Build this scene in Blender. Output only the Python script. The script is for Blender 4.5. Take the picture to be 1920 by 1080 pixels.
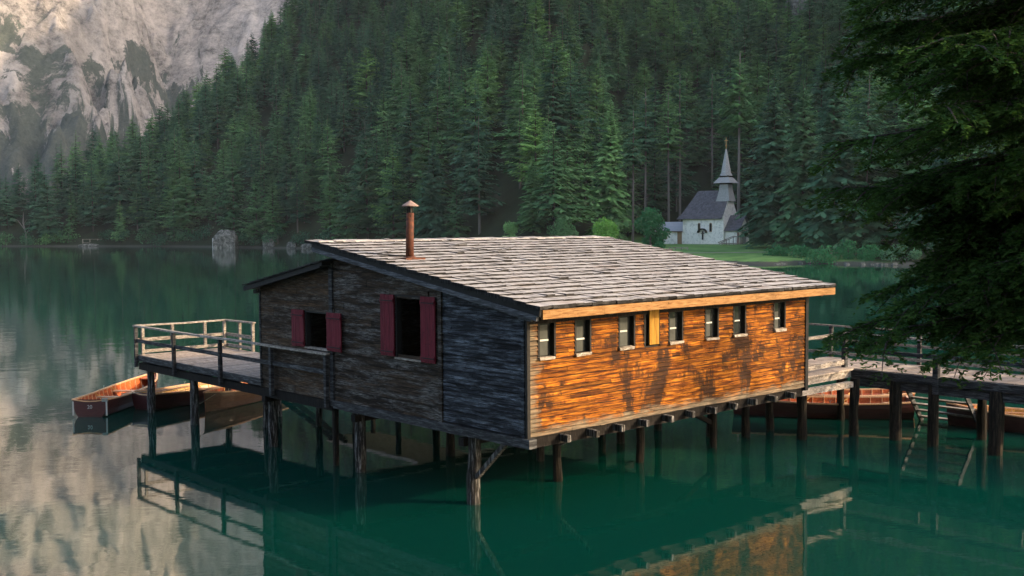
import bpy, bmesh, math, random
import numpy as np
from mathutils import Matrix, Vector
R_ = math.radians
# ------------------------------------------------------------------ camera, world, sun
for o in list(bpy.data.objects): bpy.data.objects.remove(o)
SC = bpy.context.scene; COL = SC.collection
PITCH, ROLL, CAMH, FOC = R_(3.2), R_(0.36), 6.0, 2049.0
fw = Vector((0, math.cos(PITCH), -math.sin(PITCH))); rt = Vector((1, 0, 0)); up = rt.cross(fw)
rt2 = rt*math.cos(ROLL) - up*math.sin(ROLL); up2 = up*math.cos(ROLL) + rt*math.sin(ROLL)
cd = bpy.data.cameras.new('camera'); cam = bpy.data.objects.new('camera', cd); COL.objects.link(cam)
m = Matrix((rt2, up2, -fw)).transposed().to_4x4(); m.translation = (0, 0, CAMH); cam.matrix_world = m
cd.sensor_width = 36; cd.lens = 36*FOC/1920; cd.clip_start = .1; cd.clip_end = 8000
SC.camera = cam
SUN_EL, SUN_AZ = R_(20), R_(100)            # azimuth clockwise from +Y
w = bpy.data.worlds.new("World"); SC.world = w; w.use_nodes = True
nt = w.node_tree; bg = nt.nodes['Background']; sky = nt.nodes.new('ShaderNodeTexSky')
sky.sky_type = 'NISHITA'; sky.sun_disc = False; sky.sun_elevation = SUN_EL; sky.sun_rotation = SUN_AZ
sky.altitude = 0; sky.air_density = 0.8; sky.dust_density = 3.2; sky.ozone_density = 0.0
nt.links.new(sky.outputs[0], bg.inputs[0]); bg.inputs[1].default_value = 0.15
sl = bpy.data.lights.new('sun', 'SUN'); sl.energy = 2.0; sl.angle = R_(0.6); sl.color = (1, .77, .50)
sun = bpy.data.objects.new('sun', sl); COL.objects.link(sun)
sdir = Vector((math.sin(SUN_AZ)*math.cos(SUN_EL), math.cos(SUN_AZ)*math.cos(SUN_EL), math.sin(SUN_EL)))
sun.rotation_euler = sdir.to_track_quat('Z', 'Y').to_euler(); sun.location = (60, -20, 60)
SC.view_settings.view_transform = 'Standard'; SC.view_settings.look = 'None'
SC.view_settings.gamma = 1; SC.view_settings.exposure = 1.75
HAZE = 0.00006
RNOTCH = 580
try:
    SC.cycles.volume_bounces = 1
except Exception: pass

# ------------------------------------------------------------------ helpers
def tag(o, label=None, cat=None, group=None, kind=None):
    if label: o['label'] = label
    if cat: o['category'] = cat
    if group: o['group'] = group
    if kind: o['kind'] = kind
    return o
YAW = R_(42.5); OX, OY = 0.3, 22.0
def HW(x, y, z=0):      # boathouse frame -> world
    return Vector((OX + x*math.cos(YAW) - y*math.sin(YAW), OY + x*math.sin(YAW) + y*math.cos(YAW), z))
def thing(name, loc, rz=0.0, label=None, cat=None, group=None):
    o = bpy.data.objects.new(name, None); COL.objects.link(o); o.location = loc; o.rotation_euler = (0, 0, rz)
    o.empty_display_size = .3
    return tag(o, label, cat, group)
def hthing(name, x, y, z, **k):
    o = thing(name, HW(x, y, z), YAW, **k); OFF[o.name] = (x, y, z); return o
OFF = {}
rng = random.Random(7)
class MB:
    def __init__(s): s.v = []; s.f = []; s.r = []; s.m = []
    def add(s, vs, fs, r=None, mi=0):
        n = len(s.v); s.v += [tuple(p) for p in vs]; r = rng.random() if r is None else r
        for f in fs: s.f.append(tuple(i+n for i in f)); s.r.append(r); s.m.append(mi)
        return s
    def box(s, x0, y0, z0, x1, y1, z1, r=None, j=0.0, mi=0):
        J = lambda: rng.uniform(-j, j) if j else 0
        vs = [(x+J(), y+J(), z+J()) for z in (z0, z1) for x, y in ((x0, y0), (x1, y0), (x1, y1), (x0, y1))]
        return s.add(vs, [(3, 2, 1, 0), (4, 5, 6, 7), (0, 1, 5, 4), (1, 2, 6, 5), (2, 3, 7, 6), (3, 0, 4, 7)], r, mi)
    def beam(s, a, b, w, h, r=None, upv=(0, 0, 1), mi=0, w2=None, h2=None):
        a = Vector(a); b = Vector(b); d = (b-a).normalized(); u = Vector(upv)
        if abs(d.dot(u)) > .98: u = Vector((1, 0, 0))
        sd = d.cross(u).normalized(); u = sd.cross(d).normalized(); vs = []
        for p, ww, hh in ((a, w, h), (b, w2 or w, h2 or h)):
            for i, k in ((-1, -1), (1, -1), (1, 1), (-1, 1)): vs.append(p + sd*i*ww/2 + u*k*hh/2)
        return s.add(vs, [(3, 2, 1, 0), (4, 5, 6, 7), (0, 1, 5, 4), (1, 2, 6, 5), (2, 3, 7, 6), (3, 0, 4, 7)], r, mi)
    def tube(s, pts, rad, n=10, r=None, mi=0, jit=0.0, cap=True):
        pts = [Vector(p) for p in pts]; vs = []; prev = None
        for i, p in enumerate(pts):
            d = (pts[min(i+1, len(pts)-1)] - pts[max(i-1, 0)]).normalized()
            u = Vector((0, 0, 1)) if abs(d.z) < .9 else Vector((1, 0, 0))
            if prev is not None: u = prev
            sd = d.cross(u).normalized(); u = sd.cross(d).normalized(); prev = u
            q = rad[i] if hasattr(rad, '__len__') else rad
            for k in range(n):
                a = 2*math.pi*k/n; rr = q*(1+(rng.uniform(-jit, jit) if jit else 0))
                vs.append(p + sd*math.cos(a)*rr + u*math.sin(a)*rr)
        fs = [(i*n+k, i*n+(k+1) % n, (i+1)*n+(k+1) % n, (i+1)*n+k) for i in range(len(pts)-1) for k in range(n)]
        if cap: fs += [tuple(range(n))[::-1], tuple((len(pts)-1)*n+k for k in range(n))]
        return s.add(vs, fs, r, mi)
    def build(s, name, mats, parent=None, off=None, smooth=False, bevel=0, label=None):
        me = bpy.data.meshes.new(name)
        if off is None and parent is not None:
            p = parent
            while p is not None and p.name not in OFF: p = p.parent
            off = OFF.get(p.name) if p else None
        vs = np.array(s.v, float)
        if off is not None and len(vs): vs = vs - np.array(off)
        me.from_pydata([tuple(v) for v in vs], [], s.f)
        a = me.attributes.new('rnd', 'FLOAT', 'FACE'); a.data.foreach_set('value', s.r)
        if not isinstance(mats, (list, tuple)): mats = [mats]
        for q in mats: me.materials.append(q)
        if any(s.m): me.polygons.foreach_set('material_index', s.m)
        if smooth: me.polygons.foreach_set('use_smooth', [True]*len(me.polygons))
        me.update()
        o = bpy.data.objects.new(name, me); COL.objects.link(o)
        if parent is not None: o.parent = parent
        if bevel:
            b = o.modifiers.new('bevel', 'BEVEL'); b.width = bevel; b.segments = 1; b.limit_method = 'ANGLE'
        if label: o['label'] = label
        return o
def np_mesh(name, V, F, mats, parent=None, rnd=None, smooth=False, domain='FACE'):
    """V (n,3) float, F (m,3|4) int"""
    me = bpy.data.meshes.new(name); V = np.asarray(V, np.float32); F = np.asarray(F, np.int32); k = F.shape[1]
    me.vertices.add(len(V)); me.vertices.foreach_set('co', V.ravel())
    me.loops.add(F.size); me.loops.foreach_set('vertex_index', F.ravel())
    me.polygons.add(len(F)); me.polygons.foreach_set('loop_start', np.arange(len(F), dtype=np.int32)*k)
    me.polygons.foreach_set('loop_total', np.full(len(F), k, np.int32))
    if smooth: me.polygons.foreach_set('use_smooth', np.ones(len(F), bool))
    if rnd is not None:
        a = me.attributes.new('rnd', 'FLOAT', domain); a.data.foreach_set('value', np.asarray(rnd, np.float32))
    if not isinstance(mats, (list, tuple)): mats = [mats]
    for q in mats: me.materials.append(q)
    me.update(calc_edges=True); me.validate()
    o = bpy.data.objects.new(name, me); COL.objects.link(o)
    if parent is not None: o.parent = parent
    return o
def hash2(i, j, seed):
    h = (i*374761393 + j*668265263 + seed*974634777) & 0xffffffff
    h = ((h ^ (h >> 13))*1274126177) & 0xffffffff
    return ((h ^ (h >> 16)) & 0xffff)/65535.0
def vnoise(x, y, seed=0):
    xi = np.floor(x).astype(np.int64); yi = np.floor(y).astype(np.int64); xf = x-xi; yf = y-yi
    u = xf*xf*(3-2*xf); v = yf*yf*(3-2*yf)
    a = hash2(xi, yi, seed); b = hash2(xi+1, yi, seed); c = hash2(xi, yi+1, seed); d = hash2(xi+1, yi+1, seed)
    return (a*(1-u)+b*u)*(1-v) + (c*(1-u)+d*u)*v
def fbm(x, y, seed=0, o=5, ridged=False):
    s = 0; a = 1; t = 0
    for k in range(o):
        n = vnoise(x*2**k + 17.3*k, y*2**k - 9.1*k, seed+k)
        if ridged: n = 1-abs(2*n-1)
        s = s + a*n; t += a; a *= .5
    return s/t

# ------------------------------------------------------------------ node materials
class NM:
    def __init__(s, name):
        s.m = bpy.data.materials.new(name); s.m.use_nodes = True; s.t = s.m.node_tree; s.n = s.t.nodes
        s.b = s.n['Principled BSDF']; s.out = s.n['Material Output']; s.b.inputs['Specular IOR Level'].default_value = .3
    def L(s, a, b): s.t.links.new(a, b)
    def new(s, t, **k):
        n = s.n.new(t)
        for a, v in k.items(): setattr(n, a, v)
        return n
    def coord(s, kind='Object', scale=(1, 1, 1), rot=(0, 0, 0)):
        c = s.new('ShaderNodeTexCoord'); mp = s.new('ShaderNodeMapping'); mp.inputs['Scale'].default_value = scale
        mp.inputs['Rotation'].default_value = rot
        s.L(c.outputs[kind], mp.inputs[0]); return mp.outputs[0]
    def noise(s, vec, scale=5, detail=6, rough=.6, dist=0):
        n = s.new('ShaderNodeTexNoise'); s.L(vec, n.inputs['Vector'])
        n.inputs['Scale'].default_value = scale; n.inputs['Detail'].default_value = detail
        n.inputs['Roughness'].default_value = rough; n.inputs['Distortion'].default_value = dist
        return n.outputs['Fac']
    def ramp(s, fac, stops, interp='LINEAR'):
        r = s.new('ShaderNodeValToRGB'); s.L(fac, r.inputs[0]); e = r.color_ramp.elements; r.color_ramp.interpolation = interp
        while len(e) < len(stops): e.new(.5)
        for i, (p, c) in enumerate(stops):
            e[i].position = p; e[i].color = (c[0], c[1], c[2], 1) if hasattr(c, '__len__') else (c, c, c, 1)
        return r.outputs[0]
    def mix(s, fac, a, b, mode='MIX'):
        n = s.new('ShaderNodeMix', data_type='RGBA', blend_type=mode)
        for sock, v in ((n.inputs[0], fac), (n.inputs[6], a), (n.inputs[7], b)):
            if hasattr(v, 'links'): s.L(v, sock)
            elif hasattr(v, '__len__'): sock.default_value = (*v, 1)
            else: sock.default_value = v
        return n.outputs[2]
    def math(s, op, a, b=0.0, clamp=False):
        n = s.new('ShaderNodeMath', operation=op, use_clamp=clamp)
        for sock, v in ((n.inputs[0], a), (n.inputs[1], b)):
            if hasattr(v, 'links'): s.L(v, sock)
            else: sock.default_value = v
        return n.outputs[0]
    def attr(s, name='rnd', kind='GEOMETRY'):
        a = s.new('ShaderNodeAttribute', attribute_name=name, attribute_type=kind); return a.outputs['Fac']
    def orand(s): return s.new('ShaderNodeObjectInfo').outputs['Random']
    def xyz(s, kind='Object'):
        c = s.new('ShaderNodeTexCoord'); q = s.new('ShaderNodeSeparateXYZ'); s.L(c.outputs[kind], q.inputs[0]); return q.outputs
    def bump(s, h, strength=.3, dist=.02):
        b = s.new('ShaderNodeBump'); b.inputs['Strength'].default_value = strength; b.inputs['Distance'].default_value = dist
        s.L(h, b.inputs['Height']); s.L(b.outputs[0], s.b.inputs['Normal'])
    def fin(s, col, rough=.8, spec=None):
        if hasattr(col, 'links'): s.L(col, s.b.inputs['Base Color'])
        else: s.b.inputs['Base Color'].default_value = (*col, 1)
        if hasattr(rough, 'links'): s.L(rough, s.b.inputs['Roughness'])
        else: s.b.inputs['Roughness'].default_value = rough
        if spec is not None: s.b.inputs['Specular IOR Level'].default_value = spec
        return s.m
def wood(name, dark, mid, light, grain=(1, 1, 14), var=.5, rough=.8, patch=None, pfac=.5, bump=.4, spots=True):
    """grain = coordinate stretch (large across the grain)"""
    n = NM(name); v = n.coord('Object', grain); g = n.noise(v, 2.6, 10, .74, .4)
    col = n.ramp(g, [(.36, dark), (.5, mid), (.66, light)])
    rn = n.attr()
    f = n.ramp(rn, [(0, 1-var), (.5, 1.0), (1, 1+var*.6)])
    col = n.mix(1.0, col, f, 'MULTIPLY')
    if patch is not None:
        p = n.noise(n.coord('Object', (1, .42, 3.4)), 2.0, 10, .74); pm = n.ramp(p, [(.47, 0), (.60, 1)])
        pm = n.math('MULTIPLY', pm, pfac)
        g2 = n.ramp(n.noise(v, 5.0, 8, .75), [(.43, .03), (.60, 1.5)])
        pc = n.mix(1.0, patch, g2, 'MULTIPLY'); col = n.mix(pm, col, pc)
    if spots:
        k = n.noise(n.coord('Object', (1, 1, 1)), 16, 3, .5); ks = n.ramp(k, [(.66, 1), (.72, .45)])
        col = n.mix(1.0, col, ks, 'MULTIPLY')
    n.bump(g, bump, .015)
    return n.fin(col, rough, .12)
def flat(name, c, rough=.7, var=.25, sc=8, spec=.3, metal=0):
    n = NM(name); g = n.noise(n.coord(), sc, 6, .65); col = n.mix(1.0, c, n.ramp(g, [(.3, 1-var), (.7, 1+var)]), 'MULTIPLY')
    n.b.inputs['Metallic'].default_value = metal; n.bump(g, .15, .01)
    return n.fin(col, rough, spec)
M = {}
M['grey_wood'] = wood('weathered_grey_wood', (.010, .010, .010), (.035, .035, .036), (.12, .12, .122), (1, 1, 9), .35)
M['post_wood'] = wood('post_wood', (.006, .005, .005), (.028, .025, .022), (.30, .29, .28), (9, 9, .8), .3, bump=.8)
M['shade_post'] = wood('shade_post_wood', (.004, .0035, .003), (.012, .010, .008), (.06, .045, .03), (9, 9, .8), .3, bump=.8)  # darker copy of the post wood, painting in the shade under the floors
M['shade_wood'] = wood('dark_wood', (.004, .003, .003), (.010, .008, .007), (.03, .024, .02), (9, 9, 1), .3)  # wood under the hut, its shade painted into the near-black colour
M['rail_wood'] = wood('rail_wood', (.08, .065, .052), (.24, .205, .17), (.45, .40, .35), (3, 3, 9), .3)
M['deck_wood'] = wood('deck_wood', (.17, .13, .10), (.34, .275, .22), (.48, .40, .34), (8, 1.2, 8), .3)
M['plank_brown'] = wood('brown_planks', (.004, .003, .002), (.024, .015, .009), (.09, .058, .036), (1, .8, 14), .55, patch=(.17, .155, .142), pfac=.85)
M['plank_lean'] = wood('leanto_planks', (.006, .004, .002), (.036, .020, .010), (.11, .065, .035), (1, .8, 13), .55, patch=(.15, .13, .11), pfac=.7)
M['plank_dark'] = wood('dark_clapboard', (.003, .0035, .004), (.012, .013, .016), (.06, .066, .078), (1, .7, 26), .6, patch=(.22, .245, .28), pfac=.65)
M['fascia'] = wood('fascia_wood', (.13, .06, .02), (.25, .13, .05), (.33, .20, .09), (1.1, 12, 12), .2)
M['verge'] = wood('verge_wood', (.02, .02, .022), (.07, .072, .078), (.2, .205, .22), (12, .8, 14), .3)
M['red'] = wood('red_paint', (.055, .005, .010), (.125, .010, .020), (.15, .022, .032), (9, 9, .8), .3, .65, bump=.2)
M['yellow'] = wood('yellow_paint', (.16, .07, .006), (.28, .14, .016), (.34, .19, .035), (9, 9, .8), .2, .6)
M['black'] = flat('black_timber', (.012, .011, .010), .8)
M['white'] = flat('white_paint', (.45, .45, .42), .6, .15)
M['curtain'] = flat('curtain_cloth', (.055, .058, .052), .9, .3, 3)
n = NM('window_glass'); M['glass'] = n.fin((.02, .022, .022), .12, .5)
def rust():
    n = NM('rusty_metal'); g = n.noise(n.coord('Object', (1, 1, 1.4)), 7, 8, .7)
    col = n.ramp(g, [(.3, (.018, .007, .005)), (.5, (.07, .02, .009)), (.68, (.15, .05, .02))]); n.bump(g, .4, .01)
    return n.fin(col, .75)
M['rust'] = rust()
M['cap'] = flat('rusty_cap', (.24, .17, .14), .7, .4, 10)
# front wall siding: orange varnished boards, greyed along the foot and the near corner
def siding():
    n = NM('orange_siding'); v = n.coord('Object', (.6, 1, 9)); g = n.noise(v, 2.6, 8, .7, .6)
    col = n.ramp(g, [(.34, (.025, .006, .002)), (.45, (.10, .026, .003)), (.56, (.27, .088, .006)), (.70, (.47, .20, .024))])
    f = n.ramp(n.attr(), [(0, .4), (.25, .8), (.7, 1.08), (1, 1.5)]); col = n.mix(1.0, col, f, 'MULTIPLY')
    # dark weather stains running down the boards, with dappled tree shade painted in
    st = n.noise(n.coord('Object', (1.0, 1, .5)), 1.15, 12, .66, .4); st = n.math('ADD', st, n.math('MULTIPLY', n.math('SUBTRACT', n.attr(), .5), .10)); sm = n.ramp(st, [(.515, 0), (.585, 1)])
    sm2 = n.math('MULTIPLY', sm, .9)
    col = n.mix(sm2, col, (.016, .008, .005))
    # grey weathering
    o = n.xyz(); gn = n.noise(n.coord('Object', (.8, 1, 2.5)), 2.2, 6, .65)
    zz = n.math('SUBTRACT', 1.0, n.math('MULTIPLY', n.math('SUBTRACT', o[2], GZ), 2.4))
    xx = n.math('MULTIPLY', n.math('SUBTRACT', .75, o[0]), 1.4)
    mk = n.math('ADD', n.math('MAXIMUM', zz, xx), n.math('MULTIPLY', n.math('SUBTRACT', gn, .5), 1.6))
    mk = n.ramp(mk, [(.50, 0), (.85, .85)])
    gc = n.ramp(g, [(.3, (.045, .036, .024)), (.55, (.16, .13, .09)), (.75, (.30, .26, .19))])
    col = n.mix(mk, col, gc); n.bump(g, .5, .012)
    return n.fin(col, .72, .08)
GZ = 1.72
M['siding'] = siding()
def shingle():
    n = NM('shingle_wood'); g = n.noise(n.coord('Object', (7, .9, 1)), 3, 8, .7)
    col = n.ramp(g, [(.28, (.17, .155, .15)), (.5, (.36, .335, .32)), (.72, (.48, .455, .44))])
    f = n.ramp(n.attr(), [(0, .72), (.12, .9), (.8, 1.04), (1, 1.1)]); col = n.mix(1.0, col, f, 'MULTIPLY')
    b = n.ramp(n.noise(n.coord('Object', (1, 1, 1)), 1.3, 5, .6), [(.56, 0), (.72, 1)])
    col = n.mix(n.math('MULTIPLY', b, .45), col, (.30, .20, .14)); n.bump(g, .5, .01)
    return n.fin(col, .8)
M['shingle'] = shingle()
M['shingle_dark'] = wood('old_shingle', (.006, .006, .006), (.018, .017, .017), (.06, .057, .055), (1, 9, 1), .5)
def varnish(name, d, m_, l, gr=(6, 1, 6)):
    n = NM(name); g = n.noise(n.coord('Object', gr), 4, 6, .6); col = n.ramp(g, [(.3, d), (.5, m_), (.7, l)])
    col = n.mix(1.0, col, n.ramp(n.attr(), [(0, .7), (1, 1.2)]), 'MULTIPLY')
    n.b.inputs['Coat Weight'].default_value = .3; n.b.inputs['Coat Roughness'].default_value = .2
    return n.fin(col, .45, .5)
M['varnish'] = varnish('varnished_wood', (.22, .035, .008), (.45, .085, .018), (.58, .16, .04))
M['varnish_l'] = varnish('pale_varnished_wood', (.45, .22, .09), (.62, .36, .19), (.72, .46, .28))
M['varnish_y'] = varnish('yellow_varnished_wood', (.40, .17, .03), (.58, .30, .06), (.68, .42, .12))
M['hull'] = varnish('dark_hull', (.035, .008, .008), (.07, .016, .014), (.09, .025, .02), (1, 1, 10))
M['hull_b'] = varnish('brown_hull', (.06, .03, .015), (.12, .06, .03), (.16, .09, .05), (1, 1, 10))
M['hull_o'] = varnish('orange_hull', (.30, .07, .015), (.50, .13, .03), (.6, .2, .06), (1, 1, 10))
M['metal'] = flat('galvanised_metal', (.28, .32, .30), .4, .2, 8, .5, .5)
M['rope'] = flat('rope_fibre', (.3, .27, .2), .9)
M['plaster'] = (lambda n: n.fin(n.mix(1.0, (.86, .82, .75), n.ramp(n.noise(n.coord(), 1.6, 8, .75), [(.30, .5), (.5, 1), (.7, 1.08)]), 'MULTIPLY'), .9))(NM('whitewashed_stone'))
M['slate'] = (lambda n: n.fin(n.mix(1.0, n.ramp(n.noise(n.coord('Object', (3, 3, 3)), 2.5, 8, .75), [(.3, (.045, .043, .052)), (.5, (.10, .095, .11)), (.72, (.2, .19, .205))]), n.ramp(n.attr(), [(0, .75), (1, 1.2)]), 'MULTIPLY'), .85))(NM('dark_slate_roof'))
M['pale_shingle'] = (lambda n: n.fin(n.mix(1.0, n.ramp(n.noise(n.coord('Object', (3, 3, 2)), 3, 8, .75), [(.3, (.16, .16, .16)), (.5, (.30, .30, .29)), (.72, (.42, .42, .40))]), n.ramp(n.attr(), [(0, .75), (1, 1.2)]), 'MULTIPLY'), .85))(NM('pale_shingles'))
M['tin'] = flat('grey_tin_roof', (.34, .35, .38), .55, .15)
M['brown_door'] = flat('brown_timber', (.28, .17, .09), .7)
M['redbrown'] = flat('redbrown_timber', (.13, .045, .03), .7)
M['gold'] = flat('gilded_metal', (.30, .20, .09), .35, .1, 8, .5, .8)
M['bark'] = wood('bark', (.03, .024, .02), (.075, .062, .055), (.13, .115, .105), (5, 5, .7), .2)
M['bark_pale'] = wood('pale_bark', (.09, .075, .065), (.17, .15, .135), (.26, .24, .22), (5, 5, .7), .2)
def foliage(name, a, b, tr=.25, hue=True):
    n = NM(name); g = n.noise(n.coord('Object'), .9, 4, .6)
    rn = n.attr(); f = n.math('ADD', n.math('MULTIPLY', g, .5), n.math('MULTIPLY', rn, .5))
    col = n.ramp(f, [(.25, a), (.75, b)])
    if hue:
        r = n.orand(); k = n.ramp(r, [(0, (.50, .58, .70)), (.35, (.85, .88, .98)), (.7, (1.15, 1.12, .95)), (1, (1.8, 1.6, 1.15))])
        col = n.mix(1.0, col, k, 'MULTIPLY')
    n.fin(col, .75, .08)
    t = n.new('ShaderNodeBsdfTranslucent'); n.L(col, t.inputs[0]); mx = n.new('ShaderNodeMixShader'); mx.inputs[0].default_value = tr
    n.L(n.b.outputs[0], mx.inputs[1]); n.L(t.outputs[0], mx.inputs[2]); n.L(mx.outputs[0], n.out.inputs[0])
    return n.m
M['needles'] = foliage('spruce_needles', (.020, .074, .037), (.115, .26, .125))
M['larch'] = foliage('larch_needles', (.045, .13, .045), (.12, .26, .10))
M['near_needles'] = foliage('near_spruce_needles', (.015, .042, .012), (.085, .18, .035), .25, False)
M['leaf_dark'] = foliage('maple_leaves', (.03, .14, .055), (.07, .25, .10), .25, False)
M['leaf_bright'] = foliage('bright_leaves', (.14, .34, .06), (.26, .50, .11), .3, False)
M['leaf_soft'] = foliage('soft_leaves', (.08, .19, .085), (.16, .32, .15), .3, True)
def rockmat(name, cols, sc=.2, green=None):
    n = NM(name); g = n.noise(n.coord('Object', (1, 1, 1)), sc, 10, .7, .4); col = n.ramp(g, cols)
    n.bump(g, .8, 2.0 if sc < .2 else .3); return n.fin(col, .9, .2)
M['rock'] = rockmat('boulder_stone', [(.36, (.03, .034, .027)), (.5, (.11, .11, .098)), (.66, (.27, .265, .24))], 1.1)
def water():
    n = NM('lake_water'); c = n.coord('Object', (1, 1, 1))
    a = n.noise(c, .55, 3, .5, .3); b = n.noise(n.coord('Object', (1.0, 2.2, 1)), 3.2, 3, .5)
    big = n.noise(c, .018, 3, .5)
    k = n.ramp(big, [(.35, .25), (.65, 1.0)])
    h = n.math('ADD', a, n.math('MULTIPLY', b, .10)); h = n.math('MULTIPLY', h, k)
    bp = n.new('ShaderNodeBump'); bp.inputs['Strength'].default_value = .13; bp.inputs['Distance'].default_value = .11
    n.L(h, bp.inputs['Height']); n.L(bp.outputs[0], n.b.inputs['Normal'])
    n.b.inputs['IOR'].default_value = 1.75; n.b.inputs['Specular IOR Level'].default_value = .5
    t = n.noise(c, .03, 3, .5); col = n.ramp(t, [(.35, (.0003, .029, .021)), (.65, (.0007, .044, .032))])
    return n.fin(col, .02, .5)
M['water'] = water()
#@@SETTING
# ------------------------------------------------------------------ the setting
DS = [(-1500, 470), (-400, 430), (0, 404), (300, 380), (560, 324), (700, 290), (1000, 225), (1250, 182), (1440, 166), (1500, 172), (1600, 165), (1680, 160), (1920, 150), (2300, 130), (3200, 110)]
WF = [(-1500, 3), (1050, 4), (1120, 60), (1180, 84), (1480, 80), (1600, 26), (1700, 10), (1920, 6), (3200, 6)]
EC = [(-1500, 160), (-300, 60), (0, 101), (100, 141), (180, 196), (280, 241), (340, 301), (400, 325), (430, 356), (480, 401), (520, 440), (600, 520), (800, 640), (1000, 690), (1200, 680), (1400, 690), (1600, 720), (2000, 700), (3200, 620)]
tb = lambda T, u: np.interp(u, [a for a, b in T], [b for a, b in T])
def ground(u, d):
    u = np.asarray(u, float); d = np.asarray(d, float)
    ds = tb(DS, u); s = d-ds; wf = tb(WF, u)
    x = (u-960)/FOC*d
    bank = np.clip(s/2.5, -1.2, 1)*.55 + np.clip(s/50, 0, 1)*1.6*np.clip(wf/60, 0, 1)
    rise = np.maximum(0, s-wf)
    nz = (fbm(x/60, d/60, 3, 4)-.5)*16*np.clip(rise/60, 0, 1)
    zs = bank + rise*.54 + nz
    E = tb(EC, u)
    # crest: the slope meets the ridge line, then falls away behind it
    k = .54 - E/FOC; dc = (.54*(ds+wf) - CAMH + 17 - 26)/np.maximum(k, .05)
    dc = np.maximum(dc, ds+wf+25)
    zc = bank + (dc-ds-wf)*.54 + nz
    return np.where(d > dc, zc - (d-dc)*.45, zs), dc
def grid_mesh(name, X, Y, Z, mat, smooth=True):
    a, b = X.shape; V = np.stack([X, Y, Z], -1).reshape(-1, 3)
    i = np.arange(a*b).reshape(a, b); F = np.stack([i[:-1, :-1], i[1:, :-1], i[1:, 1:], i[:-1, 1:]], -1).reshape(-1, 4)
    return np_mesh(name, V, F, mat, smooth=smooth)
def forest_floor():
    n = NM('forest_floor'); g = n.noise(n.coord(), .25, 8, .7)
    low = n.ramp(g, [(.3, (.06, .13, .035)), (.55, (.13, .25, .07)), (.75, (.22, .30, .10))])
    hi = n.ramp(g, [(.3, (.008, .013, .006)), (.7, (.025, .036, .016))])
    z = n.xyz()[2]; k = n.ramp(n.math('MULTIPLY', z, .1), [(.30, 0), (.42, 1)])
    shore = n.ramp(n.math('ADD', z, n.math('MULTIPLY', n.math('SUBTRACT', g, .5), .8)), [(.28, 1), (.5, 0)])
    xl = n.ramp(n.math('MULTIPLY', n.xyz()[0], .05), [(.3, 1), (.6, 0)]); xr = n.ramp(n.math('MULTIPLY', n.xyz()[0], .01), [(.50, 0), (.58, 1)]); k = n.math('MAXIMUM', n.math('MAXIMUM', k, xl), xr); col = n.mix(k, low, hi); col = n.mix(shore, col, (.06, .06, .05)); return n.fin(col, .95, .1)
us = np.arange(-1400, 3201, 23.0)
ss = np.concatenate([[-30, -3, -.6, .3, 1.2, 2.5], np.arange(5, 100, 6), np.arange(100, 700, 14), np.arange(700, 1150, 60)])
U, S = np.meshgrid(us, ss, indexing='ij'); D = tb(DS, U) + S + (fbm(U/60, S*0, 5, 3)-.5)*np.clip(6-S*.2, 0, 6)
Z, _ = ground(U, D); Z[:, 0] = -3
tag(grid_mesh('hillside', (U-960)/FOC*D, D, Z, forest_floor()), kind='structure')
wm = bpy.data.meshes.new('lake'); wm.from_pydata([(-1900, -150, 0), (1500, -150, 0), (1500, 2100, 0), (-1900, 2100, 0)], [], [(0, 1, 2, 3)])
wm.materials.append(M['water']); wo = bpy.data.objects.new('lake', wm); COL.objects.link(wo); tag(wo, kind='structure')
bm_ = bpy.data.meshes.new('lake_bed'); bm_.from_pydata([(-1900, -150, -3), (1500, -150, -3), (1500, 2100, -3), (-1900, 2100, -3)], [], [(0, 1, 2, 3)])
bm_.materials.append(flat('lake_mud', (.03, .06, .04), .9)); bo = bpy.data.objects.new('lake_bed', bm_); COL.objects.link(bo); tag(bo, kind='structure')
# the pale rock mountain at the head of the lake
def mountain_mat():
    n = NM('mountain_rock'); a = n.noise(n.coord('Object', (1, 1, .8)), .022, 14, .80, .3)
    b = n.noise(n.coord('Object', (.7, .7, 1.4)), .09, 12, .84)
    f = n.math('ADD', n.math('MULTIPLY', a, .6), n.math('MULTIPLY', b, .4))
    col = n.ramp(f, [(.41, (.10, .092, .088)), (.47, (.34, .305, .28)), (.53, (.53, .47, .43)), (.60, (.68, .61, .56))])
    col = n.mix(1.0, col, n.ramp(n.attr('rnd'), [(0, .55), (.5, 1.0), (1, 1.12)]), 'MULTIPLY')
    # dwarf-pine patches low on the slopes
    g = n.noise(n.coord('Object', (1, .6, .5)), .011, 14, .72, .6); z = n.xyz()[2]
    lo = n.math('MULTIPLY', n.math('SUBTRACT', 200, z), .0009)
    veg = n.ramp(n.math('ADD', g, lo), [(.555, 0), (.575, 1)])
    gn = n.noise(n.coord(), .25, 6, .8); vc = n.ramp(gn, [(.35, (.05, .065, .058)), (.65, (.11, .13, .105))])
    col = n.mix(n.math('MULTIPLY', veg, .92), col, vc); n.bump(f, 1.0, 9.0); return n.fin(col, .95, .1)
MMT = mountain_mat()
mx = np.arange(-1000, 250, 3.4); my = np.arange(780, 1500, 3.6)
X, Y = np.meshgrid(mx, my, indexing='ij'); Uu = X/Y*FOC+960
bowl = np.clip((Uu-150+(fbm(X/40, Y/40, 66, 4)-.5)*160)/190, 0, 1); bowl = bowl*bowl*(3-2*bowl)
base = 830 + 170*bowl + 40*np.sin(X/90)
t = Y-base + (fbm(X/120, Y/200, 31, 5)-.5)*150*(1-.55*bowl)
cl = 1.25*np.clip(t, 0, 420) - .35*np.clip(t-0, 0, 70) + .5*np.clip(t-420, 0, 900)
sc_ = .75*np.clip(t, 0, 130) + 1.1*np.clip(t-130, 0, 150) + 2.2*np.clip(t-280, 0, 400)
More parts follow.
